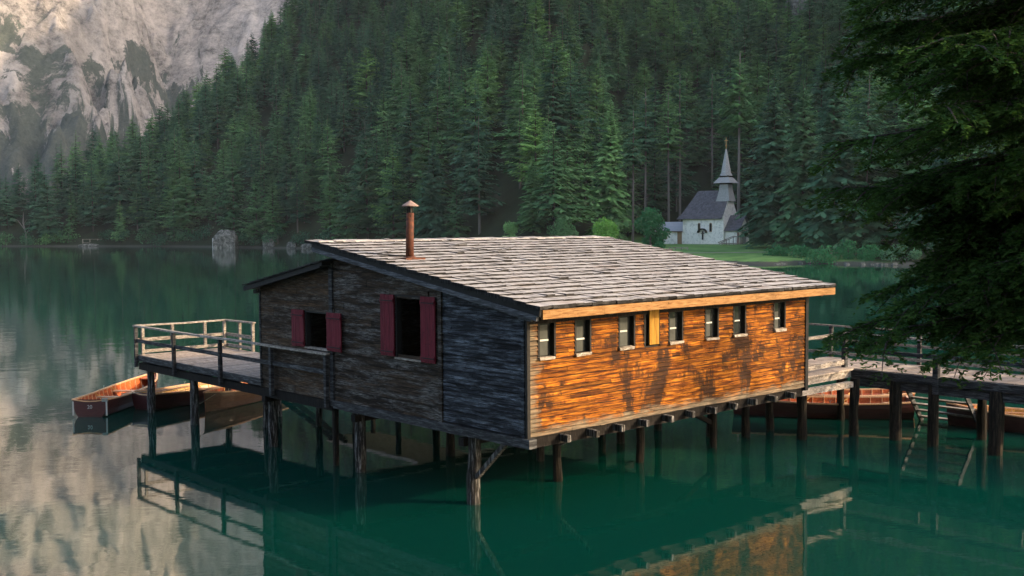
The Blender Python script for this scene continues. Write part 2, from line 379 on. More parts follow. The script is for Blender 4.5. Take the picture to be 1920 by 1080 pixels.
rg = fbm(X/60+.3*Y/55, Y/110, 11, 7, True); rg2 = fbm(X/24, Y/28, 21, 5, True)
Z = np.clip(t, -60, 0)*.3 + cl*(1-bowl) + sc_*bowl + (rg-.55)*(80-50*bowl)*np.clip(t/80, 0, 1) + (rg2-.5)*(34-24*bowl)*np.clip(t/40, 0, 1) + (fbm(X/9, Y/9, 23, 4, True)-.5)*(14-9*bowl)*np.clip(t/40, 0, 1)
rndv = np.clip(.2 + (rg-.30)*1.5, 0, 1)
i_ = np.arange(X.size).reshape(X.shape); F = np.stack([i_[:-1, :-1], i_[1:, :-1], i_[1:, 1:], i_[:-1, 1:]], -1).reshape(-1, 4)
tag(np_mesh('mountain', np.stack([X, Y, Z], -1).reshape(-1, 3), F, MMT, rnd=rndv.ravel(), smooth=False, domain='POINT'), kind='structure')
# added steep ridge east of the lake, notched to shade the far shore
RH = [(-40, 0), (20, 90), (60, 250), (160, 400), (300, 470), (650, 500), (720, 500), (800, RNOTCH), (860, RNOTCH), (960, 690), (1700, 690)]
rx = np.concatenate([np.arange(455, 760, 14.0), np.arange(760, 1250, 60.0)]); ry = np.arange(-60, 1720, 16.0)
X, Y = np.meshgrid(rx, ry, indexing='ij'); hh = np.interp(Y, [a for a, b in RH], [b for a, b in RH])
pr = np.where(X < 640, np.clip((X-455)/185, 0, 1)**.8, np.clip(1-(X-640)/620, 0, 1))
Z = hh*pr + (fbm(X/60, Y/60, 41, 6, True)-.5)*40*np.clip(hh/100, 0, 1)*pr - 2
i_ = np.arange(X.size).reshape(X.shape); F = np.stack([i_[:-1, :-1], i_[1:, :-1], i_[1:, 1:], i_[:-1, 1:]], -1).reshape(-1, 4)
tag(np_mesh('shade_ridge', np.stack([X, Y, Z], -1).reshape(-1, 3), F, MMT, rnd=np.clip(fbm(X/30, Y/30, 5).ravel(), 0, 1), domain='POINT'), kind='structure')
# near bank under and beside the camera
def bank_z(x, y):
    s = np.maximum((x - y*.58 - 5)*.6, 11.5 - y*.85 - np.clip(-x, 0, 40)*.12)
    return np.clip(s*.42, -1.2, 4.1)
bx_ = np.arange(-40, 90, 1.5); by_ = np.arange(-40, 60, 1.5); X, Y = np.meshgrid(bx_, by_, indexing='ij')
Z = bank_z(X, Y) + (fbm(X/4, Y/4, 51, 4)-.5)*.5
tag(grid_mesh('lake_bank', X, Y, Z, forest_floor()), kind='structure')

# ------------------------------------------------------------------ conifers
def conifer(seed, r=.15, start=.10, whorls=46, per=6, droop=.30, dens=1.0, pw=.85, spr=6, bare=False):
    """unit-height crown (n,3) + triangles; a stack of drooping branches carrying sprays of needles"""
    g = np.random.default_rng(seed); V = []; F = []; Rn = []
    zs = start + (1-start)*np.linspace(0, 1, whorls)**.92
    lop = g.uniform(0, 6.28)
    for z in zs:
        t = (z-start)/(1-start); env = max((1-t)**pw, .03)*(1 if t > .12 else .72+.28*t/.12)
        k = max(3, int(per*(1 if t < .8 else .75)))
        gap = g.uniform() < .10
        for b in range(k):
            if g.uniform() > dens: continue
            az = g.uniform(0, 6.283); Ln = r*env*g.uniform(.62, 1.22)*(1+.12*math.cos(az-lop))*(.6 if gap else 1)
            z0 = z+g.uniform(-.008, .008); dr = droop*(1-t*1.15)+g.uniform(-.1, .1)
            dx, dy = math.cos(az), math.sin(az); rr = g.uniform()
            ns = max(3, int(spr*(.5+env*.6)))
            for q in range(ns):
                s = (q+.6)/ns
                if s < .22 and t < .75 and g.uniform() < .5: continue
                px, py = dx*Ln*s, dy*Ln*s; pz = z0 - dr*Ln*s*s + .10*Ln*s
                w_ = Ln*(.42-.22*s)*g.uniform(.7, 1.25) + .003
                for sg in (-1, 1):
                    a2 = az + sg*g.uniform(.45, .95); ll = w_*1.05
                    ex, ey = px+math.cos(a2)*ll, py+math.sin(a2)*ll; ez = pz-ll*g.uniform(.15, .75)
                    n = len(V); hw = ll*.30; ox, oy = -math.sin(a2)*hw, math.cos(a2)*hw
                    mxp, myp, mzp = (px+ex)/2, (py+ey)/2, (pz*.55+ez*.45)
                    V += [(px, py, pz), (mxp+ox, myp+oy, mzp-hw*.35), (ex, ey, ez), (mxp-ox, myp-oy, mzp-hw*.35)]
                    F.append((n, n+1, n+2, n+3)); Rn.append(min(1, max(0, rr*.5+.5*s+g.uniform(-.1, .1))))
    n = len(V); V += [(-.004, 0, .97), (.004, 0, .97), (0, .002, 1.012), (0, 0, .99)]; F.append((n, n+1, n+2, n+3)); Rn.append(.6)
    return np.array(V), np.array(F), np.array(Rn)
def trunk_mesh(seed, h=1, r0=.011, r1=.001, stubs=0):
    b = MB(); g = random.Random(seed); pts = []; x = y = 0
    for i in range(7):
        pts.append((x, y, h*i/6*.99 - (.02 if i == 0 else 0))); x += g.uniform(-.002, .002); y += g.uniform(-.002, .002)
    b.tube(pts, [r0+(r1-r0)*i/6 for i in range(7)], 7)
    for i in range(stubs):
        z = g.uniform(.15, .62); a = g.uniform(0, 6.28); l = g.uniform(.03, .085)
        b.beam((0, 0, z), (math.cos(a)*l, math.sin(a)*l, z-l*g.uniform(-.1, .45)), .0022, .0022, w2=.0006, h2=.0006)
    return b
KINDS = []
def make_kind(seed, mat, tm='bark', tr=None, **k):
    V, F, Rn = conifer(seed, **k)
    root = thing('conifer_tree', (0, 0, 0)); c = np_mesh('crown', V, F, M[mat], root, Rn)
    t = trunk_mesh(seed, **(tr or {})).build('trunk', M[tm], root)
    KINDS.append([root, c, t, False]); return len(KINDS)-1
K_SP = [make_kind(101, 'needles', r=.185, pw=.75), make_kind(102, 'needles', r=.21, droop=.42, pw=.7), make_kind(103, 'needles', r=.165, whorls=40, dens=.95, pw=.8),
        make_kind(104, 'needles', r=.19, start=.20, dens=.85, tm='bark_pale'), make_kind(105, 'needles', r=.22, start=.06, pw=.62)]
K_LA = [make_kind(111, 'larch', r=.23, pw=.55, droop=.1, dens=.9, whorls=38, start=.10), make_kind(112, 'larch', r=.20, pw=.6, droop=0, dens=.85, whorls=36, start=.12)]
K_PINE = make_kind(121, 'larch', r=.14, start=.52, pw=.5, whorls=26, droop=.05, dens=.85, tm='bark_pale', tr=dict(r0=.0115, r1=.003, stubs=4))
K_BARE = make_kind(122, 'needles', r=.115, start=.56, pw=.55, whorls=24, dens=.8, tm='bark_pale', tr=dict(r0=.010, r1=.003, stubs=70))
K_BIG = make_kind(131, 'needles', r=.19, start=.07, pw=.72, whorls=70, per=8, spr=9, droop=.5)
def place_tree(kind, x, y, z, h, rz=None, wid=1.0, label=None, cat='conifer tree', group=None, name='conifer_tree'):
    root, c, t, used = KINDS[kind]
    if used:
        root = root.copy(); c = c.copy(); t = t.copy()
        for q in (root, c, t): COL.objects.link(q)
        c.parent = root; t.parent = root
    else: KINDS[kind][3] = True
    root.name = name; root.location = (x, y, z); root.rotation_euler = (0, 0, rng.uniform(0, 6.28) if rz is None else rz)
    root.scale = (h*wid, h*wid, h); 
    if 'group' in root: del root['group']
    return tag(root, label, cat, group)
def uz(u, d): return float(ground(u, d)[0])
# placed trees (pixel column u, distance d, height)
def tree_at(u, d, h, kind, label, wid=1.0, cat='conifer tree', group=None, name='conifer_tree', dz=0):
    return place_tree(kind, (u-960)/FOC*d, d, uz(u, d)-.2+dz, h, None, wid, label, cat, group, name)
TAKEN = []
SPECIAL = [
 (440, 358, 27, K_LA[0], 1.0, 'pale yellow green larch on the far shore just above the grey boulder', 'larch_tree'),
 (690, 300, 29, K_LA[0], 1.05, 'tall pale green larch left of the stovepipe, tallest of the bright larches', 'larch_tree'),
 (740, 292, 25, K_LA[1], 1.1, 'shorter light green larch whose crown stands just left of the stovepipe cap', 'larch_tree'),
 (620, 318, 19, K_LA[1], 1.1, 'small light green larch above the left end of the shingle roof', 'larch_tree'),
 (815, 268, 27, K_BIG, 1.0, 'broad dark spruce directly right of the stovepipe', 'spruce_tree'),
 (900, 258, 28, K_SP[3], 1.1, 'spruce with its pale trunk showing through thin branches, above the roof ridge', 'spruce_tree'),
 (1000, 236, 17, K_BIG, 1.15, 'low wide bright-edged spruce just above the right part of the roof ridge', 'spruce_tree'),
 (1146, 248, 33, K_BIG, .85, 'tall dark spruce rising behind the round bright green bush', 'spruce_tree'),
 (1187, 262, 32, K_BARE, 1.0, 'bare pale trunk between the two round bushes, leftmost of the bare trunks', 'pine_tree'),
 (1210, 270, 38, K_BARE, 1.0, 'tall bare pale trunk rising straight behind the dark round leafy tree', 'pine_tree'),
 (1254, 268, 35, K_BARE, 1.0, 'slim bare trunk above the annex roof of the chapel, left one of a close pair', 'pine_tree'),
 (1275, 272, 37, K_BARE, 1.0, 'bare pale trunk beside the chapel roof, right one of a close pair', 'pine_tree'),
 (1335, 285, 30, K_BARE, 1.0, 'thin grey trunk behind the chapel roof left of the spire', 'pine_tree'),
 (1385, 262, 41, K_PINE, .95, 'tall pine with a light green tufted top on a bare trunk above the chapel spire', 'pine_tree'),
 (1452, 205, 33, K_BIG, 1.0, 'large dark spruce immediately right of the chapel porch', 'spruce_tree'),
 (1505, 196, 31, K_BIG, .95, 'second large dark spruce to the right of the chapel', 'spruce_tree'),
 (1562, 188, 33, K_BIG, 1.0, 'third large dark spruce right of the chapel, half behind the near boughs', 'spruce_tree'),
 (1625, 184, 27, K_SP[4], 1.1, 'dark spruce behind the lake path seen beneath the near boughs', 'spruce_tree'),
 (1700, 186, 22, K_SP[4], 1.1, 'dark spruce behind the left end of the big soft bush', 'spruce_tree'),
 (1775, 184, 24, K_BIG, 1.0, 'dark spruce directly behind the big soft grey green bush', 'spruce_tree'),
 (1850, 178, 24, K_SP[1], 1.1, 'dark spruce at the right edge behind the near boughs', 'spruce_tree'),
]
for u, d, h, k, wd, lab, nm in SPECIAL:
    TAKEN.append(((u-960)/FOC*d, d)); tree_at(u, d, h, k, lab, wd, {'larch_tree': 'larch', 'spruce_tree': 'spruce', 'pine_tree': 'pine'}[nm], None, nm)
tk = np.array(TAKEN)
cand = []
cell = 7.4
for iy in range(int(100/cell), int(1150/cell)):
    y = iy*cell; c_ = 7.4
    for ix in range(int(-.62*y/c_)-4, int(.58*y/c_)+4):
        xx = ix*c_ + rng.uniform(-.46, .46)*c_; yy = y + rng.uniform(-.46, .46)*cell
        u = xx/yy*FOC+960
        if -260 < u < 2150: cand.append((xx, yy, u))
C_ = np.array(cand); zz, dc = ground(C_[:, 2], C_[:, 1]); s = C_[:, 1]-tb(DS, C_[:, 2]); wf = tb(WF, C_[:, 2])
ok = (s > np.maximum(wf, 2.5)+0) & (C_[:, 1] < dc+18)
ok &= ~((C_[:, 2] > 1235) & (C_[:, 2] < 1440) & (C_[:, 1] < 250))
ok &= ~((C_[:, 2] > 1170) & (C_[:, 2] < 1350) & (C_[:, 1] < 276))
ok &= np.min(np.hypot(C_[:, None, 0]-tk[None, :, 0], C_[:, None, 1]-tk[None, :, 1]), 1) > 5.0
C_ = C_[ok]; zz = zz[ok]; s = s[ok]
g_ = np.random.default_rng(5); kp = g_.uniform(0, 1, len(C_)) < np.interp(zz, [0, 25, 80], [.62, .7, 1.0]); C_ = C_[kp]; zz = zz[kp]; s = s[kp]; NT = len(C_)
patch = fbm(C_[:, 0]/70, C_[:, 1]/70, 77, 3)
isl = (patch + g_.uniform(-.25, .25, NT)) > .62
hts = g_.uniform(18, 30, NT)*np.interp(zz, [0, 25, 90, 200, 400], [1.0, .92, .66, .60, .58])*(.82+.3*fbm(C_[:, 0]/40, C_[:, 1]/40, 88, 2)); hts[s < 12] *= .85
wid = g_.uniform(.95, 1.4, NT)
kd = np.where(isl, 5+g_.integers(0, 2, NT), g_.integers(0, 5, NT))
inf = (C_[:, 2] > -10) & (C_[:, 2] < 1860) & ((zz+hts-6)/C_[:, 1]*FOC < 520)
hid = (C_[:, 2] > 600) & (C_[:, 2] < 1240) & (s < -1)
score = np.where(inf & ~hid, hts/C_[:, 1], -1); order = np.argsort(-score); near = np.zeros(NT, bool); near[order[:281]] = True
COLS = [(60, 'at the far left edge'), (120, 'above the dead tree'), (230, 'above the small landing stage'), (330, 'above the end of the deck'), (410, 'left of the big boulder'), (500, 'above the big boulder'),
        (600, 'above the low shore rocks'), (720, 'left of the stovepipe'), (840, 'above the stovepipe'), (950, 'above the left half of the ridge'), (1060, 'above the middle of the ridge'),
        (1180, 'above the bright green bush'), (1300, 'above the bare trunks'), (1420, 'above the chapel'), (1540, 'above the three big spruces'), (9999, 'behind the near boughs')]
def zone(u, py, d, larch):
    col = next(t for a, t in COLS if u < a)
    band = 'topmost' if py < 40 else 'high on the slope' if py < 130 else 'midway up the slope' if py < 230 else 'low on the slope' if py < 320 else 'at the shore'
    k = 'light green larch' if larch else 'dark spruce'
    return '%s %s, %s' % (k, band, col)
for i in np.nonzero(near)[0]:
    x, y, u = C_[i]; lab = zone(u, 425-(zz[i]+hts[i]-6)/y*2049, y, kd[i] >= 5)
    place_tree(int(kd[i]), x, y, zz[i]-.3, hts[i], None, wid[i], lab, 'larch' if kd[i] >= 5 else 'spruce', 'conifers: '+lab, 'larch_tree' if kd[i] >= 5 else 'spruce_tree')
# the rest of the wood: one mass, instanced on points from the crowns above
idx = np.nonzero(~near)[0]
fm = bpy.data.meshes.new('distant_forest'); fm.vertices.add(len(idx))
P = np.stack([C_[idx, 0], C_[idx, 1], zz[idx]-.3], -1).astype(np.float32); fm.vertices.foreach_set('co', P.ravel())
for nm, ty, val in (('kd', 'INT', kd[idx]), ('ht', 'FLOAT', hts[idx]), ('wd', 'FLOAT', wid[idx]), ('rz', 'FLOAT', g_.uniform(0, 6.28, len(idx)))):
    a = fm.attributes.new(nm, ty, 'POINT'); a.data.foreach_set('value', val.astype(np.int32 if ty == 'INT' else np.float32))
fo = bpy.data.objects.new('distant_forest', fm); COL.objects.link(fo)
tag(fo, kind='stuff', label='dense dark conifer forest covering the upper slope of the far hillside', cat='forest')
gt = bpy.data.node_groups.new('forest', 'GeometryNodeTree')
gt.interface.new_socket('Geometry', in_out='INPUT', socket_type='NodeSocketGeometry'); gt.interface.new_socket('Geometry', in_out='OUTPUT', socket_type='NodeSocketGeometry')
gi = gt.nodes.new('NodeGroupInput'); go = gt.nodes.new('NodeGroupOutput'); iop = gt.nodes.new('GeometryNodeInstanceOnPoints')
jn = gt.nodes.new('GeometryNodeJoinGeometry')
for k in reversed(range(7)):
    j2 = gt.nodes.new('GeometryNodeJoinGeometry')
    for q in (KINDS[k][1], KINDS[k][2]):
        oi = gt.nodes.new('GeometryNodeObjectInfo'); oi.inputs[0].default_value = q; oi.transform_space = 'ORIGINAL'; gt.links.new(oi.outputs['Geometry'], j2.inputs[0])
    gi2 = gt.nodes.new('GeometryNodeGeometryToInstance'); gt.links.new(j2.outputs[0], gi2.inputs[0]); gt.links.new(gi2.outputs[0], jn.inputs[0])
def na(name, ty):
    a = gt.nodes.new('GeometryNodeInputNamedAttribute'); a.data_type = ty; a.inputs[0].default_value = name; return a.outputs[0]
cs = gt.nodes.new('ShaderNodeCombineXYZ'); mu = gt.nodes.new('ShaderNodeMath'); mu.operation = 'MULTIPLY'
ht = na('ht', 'FLOAT'); gt.links.new(ht, mu.inputs[0]); gt.links.new(na('wd', 'FLOAT'), mu.inputs[1])
gt.links.new(mu.outputs[0], cs.inputs[0]); gt.links.new(mu.outputs[0], cs.inputs[1]); gt.links.new(ht, cs.inputs[2])
cr = gt.nodes.new('ShaderNodeCombineXYZ'); gt.links.new(na('rz', 'FLOAT'), cr.inputs[2])
er = gt.nodes.new('FunctionNodeEulerToRotation'); gt.links.new(cr.outputs[0], er.inputs[0])
gt.links.new(gi.outputs[0], iop.inputs['Points']); gt.links.new(jn.outputs[0], iop.inputs['Instance']); iop.inputs['Pick Instance'].default_value = True
gt.links.new(na('kd', 'INT'), iop.inputs['Instance Index']); gt.links.new(er.outputs[0], iop.inputs['Rotation']); gt.links.new(cs.outputs[0], iop.inputs['Scale'])
gt.links.new(iop.outputs[0], go.inputs[0]); md = fo.modifiers.new('forest', 'NODES'); md.node_group = gt
print('trees', NT, 'near', int(near.sum()))
# ------------------------------------------------------------------ leafy bushes
def leafy(name, x, y, z, rx, h, mat, seed, n=2600, size=.16, label=None, cat='bush', blobs=16, low=.12, group=None):
    g = np.random.default_rng(seed); root = thing(name, (x, y, z), 0, label, cat, group)
    bc = []; 
    for b in range(blobs):
        a = g.uniform(0, 6.283); t = g.uniform(low, .88); rr = rx*.7*math.sin(math.pi*min(1, t*.85+.18))*g.uniform(.3, 1.25)
        bc.append((math.cos(a)*rr, math.sin(a)*rr, h*t, rx*g.uniform(.16, .46)))
    bc = np.array(bc); pick = g.integers(0, blobs, n); dr = g.normal(size=(n, 3)); dr /= np.linalg.norm(dr, axis=1)[:, None]
    rad = bc[pick, 3]*g.uniform(.55, 1.08, n)**.6; P = bc[pick, :3] + dr*rad[:, None]*np.array([1, 1, .85]); P[:, 2] = np.maximum(P[:, 2], .05)
    a = g.normal(size=(n, 3)); a /= np.linalg.norm(a, axis=1)[:, None]; a = a*.8+dr*.3; b = np.cross(a, g.normal(size=(n, 3))); b /= np.linalg.norm(b, axis=1)[:, None]
    sz = size*g.uniform(.6, 1.4, n)[:, None]; V = np.stack([P, P+a*sz*.6+b*sz*.45, P+a*sz*1.3, P+a*sz*.6-b*sz*.45], 1).reshape(-1, 3)
    np_mesh('foliage', V, np.arange(4*n).reshape(-1, 4), M[mat], root, np.clip(g.uniform(0, 1, n)*.5+.5*(pick % 5)/5, 0, 1))
    t = MB(); t.tube([(0, 0, -.2), (.05, 0, h*.4), (0, .05, h*.75)], [h*.03+.03, h*.02+.02, .02], 7)
    for k in range(5):
        q = bc[k]; t.beam((0, 0, h*.3), (q[0]*.8, q[1]*.8, q[2]), .05*h/6, .05*h/6, w2=.02, h2=.02)
    t.build('trunk', M['bark'], root); return root
def bush_at(name, u, d, rx, h, mat, seed, label, **k):
    return leafy(name, (u-960)/FOC*d, d, uz(u, d)-.1, rx, h, mat, seed, label=label, **k)
bush_at('leafy_bush', 1135, 226, 4.0, 6.0, 'leaf_bright', 1, 'round bright green bush behind the right end of the roof ridge', size=.32, n=3600)
bush_at('leafy_tree', 1220, 222, 3.3, 8.6, 'leaf_dark', 2, 'round dark green leafy tree left of the chapel annex', size=.34, n=6000, cat='tree', blobs=24)
bush_at('leafy_bush', 1236, 205, 1.4, 1.8, 'leaf_dark', 12, 'small dark shrub at the foot of the round leafy tree', size=.24, n=900)
bush_at('leafy_bush', 1742, 170, 4.9, 6.8, 'leaf_soft', 3, 'big soft grey green bush seen through a gap in the near boughs', size=.24, n=7000, blobs=26)
bush_at('leafy_bush', 1690, 164, 3.0, 2.2, 'leaf_soft', 4, 'low spreading shrub at the waterline left of the big soft bush', size=.2, n=1800)
bush_at('leafy_bush', 960, 236, 3.0, 6.5, 'leaf_soft', 5, 'light green leafy shrub among conifers above the middle of the ridge', size=.3, n=2400)
bush_at('leafy_bush', 1055, 228, 3.2, 4.6, 'leaf_soft', 6, 'light green shrub between the low wide spruce and bright green bush', size=.3, n=2200)
for q, (u, d, r_, h_) in enumerate([(1545, 170, 3.2, 2.2), (1590, 171, 2.6, 3.0), (1635, 168, 2.5, 2.0), (1500, 178, 2.4, 1.8), (1460, 181, 2.2, 1.4)]):
    bush_at('leafy_bush', u, d, r_, h_, 'leaf_dark', 20+q, 'low dark shrub in the row along the bank right of the chapel', size=.24, n=1300, group='shrubs along the bank right of the chapel')
for q, (u, d) in enumerate([(12, 406), (52, 404), (92, 402), (130, 400), (205, 395), (240, 392), (275, 388), (312, 382), (348, 377), (382, 370), (458, 352), (480, 347), (522, 338), (565, 328), (612, 318)]):
    bush_at('shore_shrub', u, d-1, 5.0, 3.4 if q % 3 else 4.8, 'needles', 40+q, 'low green shrub at the far waterline under the conifers', size=.4, n=700, group='shrubs along the far left waterline')
# ------------------------------------------------------------------ the boathouse
house = hthing('boathouse', 0, 0, 0, label='weathered wooden boathouse on stilts with orange front, red shutters and grey shingle roof', cat='boathouse')
SL = .1525
rz_ = lambda y: 4.41 + (y+.58)*SL                       # roof top surface
lz_ = lambda y: 5.20 - (y-7.05)*.19                     # lean-to roof top
HX, HY, LY = 10.1, 7.1, 10.62
WINS = [(.28, .80), (1.35, 1.87), (2.72, 3.29), (3.58, 4.13), (4.43, 4.98), (5.78, 6.34), (6.90, 7.45), (8.62, 9.18)]
WZ0, WZ1 = 3.32, 4.0
def cut(a, b, holes):
    segs = [(a, b)]
    for h0, h1 in holes:
        ns = []
        for s0, s1 in segs:
            if h1 <= s0 or h0 >= s1: ns.append((s0, s1)); continue
            if s0 < h0: ns.append((s0, h0))
            if s1 > h1: ns.append((h1, s1))
        segs = ns
    return segs
# front wall: narrow varnished courses
b = MB(); z = 1.70; row = 0
while z < 4.30:
    h = .098+rng.uniform(-.006, .006); holes = WINS if (z+h > WZ0 and z < WZ1) else []
    x = 0.02; joints = [0.02]
    while x < HX-.15: x += rng.uniform(.25, 1.5) if row % 2 else rng.uniform(.4, 2.0); joints.append(min(x, HX-.02))
    if joints[-1] < HX-.02: joints.append(HX-.02)
    for xa, xb in zip(joints[:-1], joints[1:]):
        r = rng.random(); dz = rng.uniform(-.006, .006); o = rng.uniform(0, .007)
        for s0, s1 in cut(xa, xb-.003, holes):
            n_ = max(1, int((s1-s0)/.22)); xs = [s0+(s1-s0)*i/n_ for i in range(n_+1)]; wv = [rng.uniform(-.006, .006) for _ in xs]
            vs = []; fs = []
            for i, xx in enumerate(xs):
                vs += [(xx, -.026-o, z+.017+dz+wv[i]), (xx, -.006-o*.4, z+h), (xx, .02, z+h), (xx, .02, z+.013+dz+wv[i])]
            for i in range(n_):
                q = 4*i; fs += [(q, q+4, q+5, q+1), (q+1, q+5, q+6, q+2), (q+3, q+7, q+4, q)]
            fs += [(0, 1, 2, 3), (4*n_+3, 4*n_+2, 4*n_+1, 4*n_)]; b.add(vs, fs, r)
    z += h; row += 1
for s0, s1 in cut(.03, HX-.03, WINS): b.box(s0, .012, WZ0-.02, s1, .03, WZ1+.1, r=0, mi=1)
b.box(.03, .012, 1.69, HX-.03, .03, WZ0-.02, r=0, mi=1); b.box(.03, .012, WZ1+.1, HX-.03, .03, 4.3, r=0, mi=1)
b.build('front_wall', [M['siding'], M['black']], house)
b = MB(); b.box(.03, -.045, 4.03, HX-.03, .0, 4.33); b.build('eave_shade_strip', M['shade_wood'], house)  # dark strip added under the eave to paint in its shadow
# three panels of the dark gable wall
def side_wall(name, y0, y1, zb, topf, hh, mat, holes=(), step=.014, jit=.01, lens=(1.2, 4)):
    b = MB(); z = zb
    while z < topf((y0+y1)/2)+.7:
        h = hh*rng.uniform(.86, 1.14); y = y0; row = []
        while y < y1-.05:
            e = min(y1, y+rng.uniform(*lens)); e = y1 if y1-e < .3 else e; row.append((y, e)); y = e
        act = [(a, c) for a, c, w0, w1 in holes if z+h*.5 > w0 and z+h*.5 < w1]
        for ya, ye in row:
            o = rng.uniform(0, .008); r = rng.random()
            for s0, s1 in cut(ya, ye-.004, act):
                n_ = max(1, int((s1-s0)/.3)); ys = [s0+(s1-s0)*i/n_ for i in range(n_+1)]
                for q in range(n_):
                    if topf((ys[q]+ys[q+1])/2) < z+h*.35: continue
                    c0, c1 = rng.uniform(-.004, .004), rng.uniform(-.004, .004)
                    b.add([(-step-o, ys[q], z+.011+c0), (-.002-o*.3, ys[q], z+h), (.02, ys[q], z+h), (.02, ys[q], z+.011+c0),
                           (-step-o, ys[q+1], z+.011+c1), (-.002-o*.3, ys[q+1], z+h), (.02, ys[q+1], z+h), (.02, ys[q+1], z+.011+c1)],
                          [(0, 1, 5, 4), (1, 2, 6, 5), (3, 0, 4, 7), (0, 3, 2, 1), (4, 5, 6, 7)], r)
        z += h
    ys = list(np.arange(y0, y1, .25))+[y1]
    for ya, ye in zip(ys[:-1], ys[1:]):
        top = topf((ya+ye)/2)-.05; hit = [(w0, w1) for a, c, w0, w1 in holes if (ya+ye)/2 > a-.1 and (ya+ye)/2 < c+.1]
        for za, ze in cut(zb, top, hit): b.box(.012, ya, za, .03, ye, ze, r=0, mi=1)
    return b.build(name, [mat, M['black']], house)
wt = lambda y: rz_(y)-.14
lt = lambda y: lz_(y)-.10
side_wall('clapboard_wall', .10, 2.70, 1.72, wt, .088, M['plank_dark'], step=.022, lens=(1.0, 2.7))
side_wall('plank_wall', 2.82, 7.02, 1.60, wt, .185, M['plank_brown'], [(3.43, 4.41, 3.0, 4.46)])
side_wall('leanto_wall', 7.16, LY, 1.66, lt, .20, M['plank_lean'], [(7.22, 8.31, 2.95, 3.88)], lens=(1.5, 3.4))
# the unseen walls, floor and ceiling, so that the rooms behind the openings are dark
b = MB(); b.box(HX-.03, .03, 1.6, HX, LY, 4.4); b.box(.03, LY-.04, 1.6, HX-.03, LY, 4.42)
b.add([(HX-.03, .02, 4.4), (HX-.03, HY+.2, 4.4), (HX-.03, HY+.2, rz_(HY)-.2), (HX-.03, .02, 4.42), (HX, .02, 4.4), (HX, HY+.2, 4.4), (HX, HY+.2, rz_(HY)-.2), (HX, .02, 4.42)], [(0, 1, 2, 3), (4, 7, 6, 5)])
b.add([(.03, HY+.02, 4.4), (HX, HY+.02, 4.4), (HX, HY+.02, 5.45), (.03, HY+.02, 5.45)], [(0, 1, 2, 3)])
b.build('back_wall', M['plank_brown'], house)
b = MB(); b.box(.04, .04, 1.55, HX-.04, LY-.05, 1.68); b.build('floor', M['shade_wood'], house)
b = MB()
b.box(-.035, -.035, 1.66, .05, .035, 4.38); b.build('corner_board', M['black'], house)
b = MB(); b.box(-.05, .05, 1.70, .02, .135, 4.36); b.build('corner_board', M['plank_dark'], house)
b = MB(); b.box(-.055, 2.70, 1.60, .02, 2.82, wt(2.76)); b.build('wall_batten', M['plank_brown'], house)
b = MB(); b.box(-.06, 7.02, 1.55, .02, 7.16, 5.12); b.build('wall_batten', M['grey_wood'], house)
b = MB(); b.box(HX-.03, -.05, 1.62, HX+.10, .06, 4.30); b.build('corner_board', M['black'], house)
b = MB(); b.box(-.03, LY-.02, 1.66, .04, LY+.06, 4.34); b.build('corner_board', M['grey_wood'], house)
# sill beam, joists, rim
b = MB()
for i in range(14):
    y0 = -.14+i*.51; b.box(-.09+rng.uniform(-.004, .004), y0, 1.50+rng.uniform(-.008, .008), .12, y0+.512, 1.695+rng.uniform(-.004, .004), r=.55)
b.build('sill_beam', M['grey_wood'], house)
b = MB(); b.box(-.03, 7.02, 1.44, .12, LY, 1.655, r=.1); b.build('sill_beam', M['shade_wood'], house)
b = MB(); b.box(.12, .06, 1.46, HX, .22, 1.64); b.build('sill_beam', M['shade_wood'], house)
for i in range(11):
    x = .98+i*.833; b = MB(); b.beam((x, -.20-rng.uniform(0, .07), 1.60+rng.uniform(-.02, .01)), (x+rng.uniform(-.02, .02), .04, 1.60), .115, .15, r=.8)
    b.build('joist_end', M['post_wood'], house, bevel=.012)
for (x, y, r) in [(.14, 1.85, .15), (.14, 6.14, .14), (.10, 7.2, .085), (.2, 10.46, .14), (2.95, 2.1, .11), (5.9, 2.1, .11), (8.7, 1.9, .10), (9.9, 2.9, .13),
                  (2.95, 6.1, .12), (5.9, 6.1, .12), (8.8, 6.1, .12), (2.9, 10.4, .12), (5.9, 10.4, .12), (9.2, 10.3, .12), (4.2, 4, .11), (7.4, 4.1, .11), (9.6, 4.6, .12)]:
    b = MB(); n_ = 9; pts = [(x+rng.uniform(-.02, .02), y+rng.uniform(-.02, .02), 1.5-i*(4.3/n_)) for i in range(n_+1)]
    b.tube(pts, [r*rng.uniform(.86, 1.08) for _ in pts], 12, jit=.05); b.build('post', M['post_wood' if x < .25 and r > .1 else 'shade_post'], house)
b = MB(); b.beam((.06, .72, 1.50), (.10, 1.70, .62), .10, .10); b.build('brace', M['post_wood'], house)
b = MB(); b.beam((2.95, 1.0, 1.48), (2.95, 2.0, .9), .09, .09); b.build('brace', M['post_wood'], house)
b = MB(); b.beam((6.9, 2.0, 1.48), (8.6, 1.95, .7), .12, .12); b.build('brace', M['shade_wood'], house)
b = MB()
for y in (2.0, 6.1, 10.4): b.beam((-.1, y, 1.36), (HX+.05, y, 1.36), .17, .17)
b.build('cross_beam', M['shade_wood'], house)
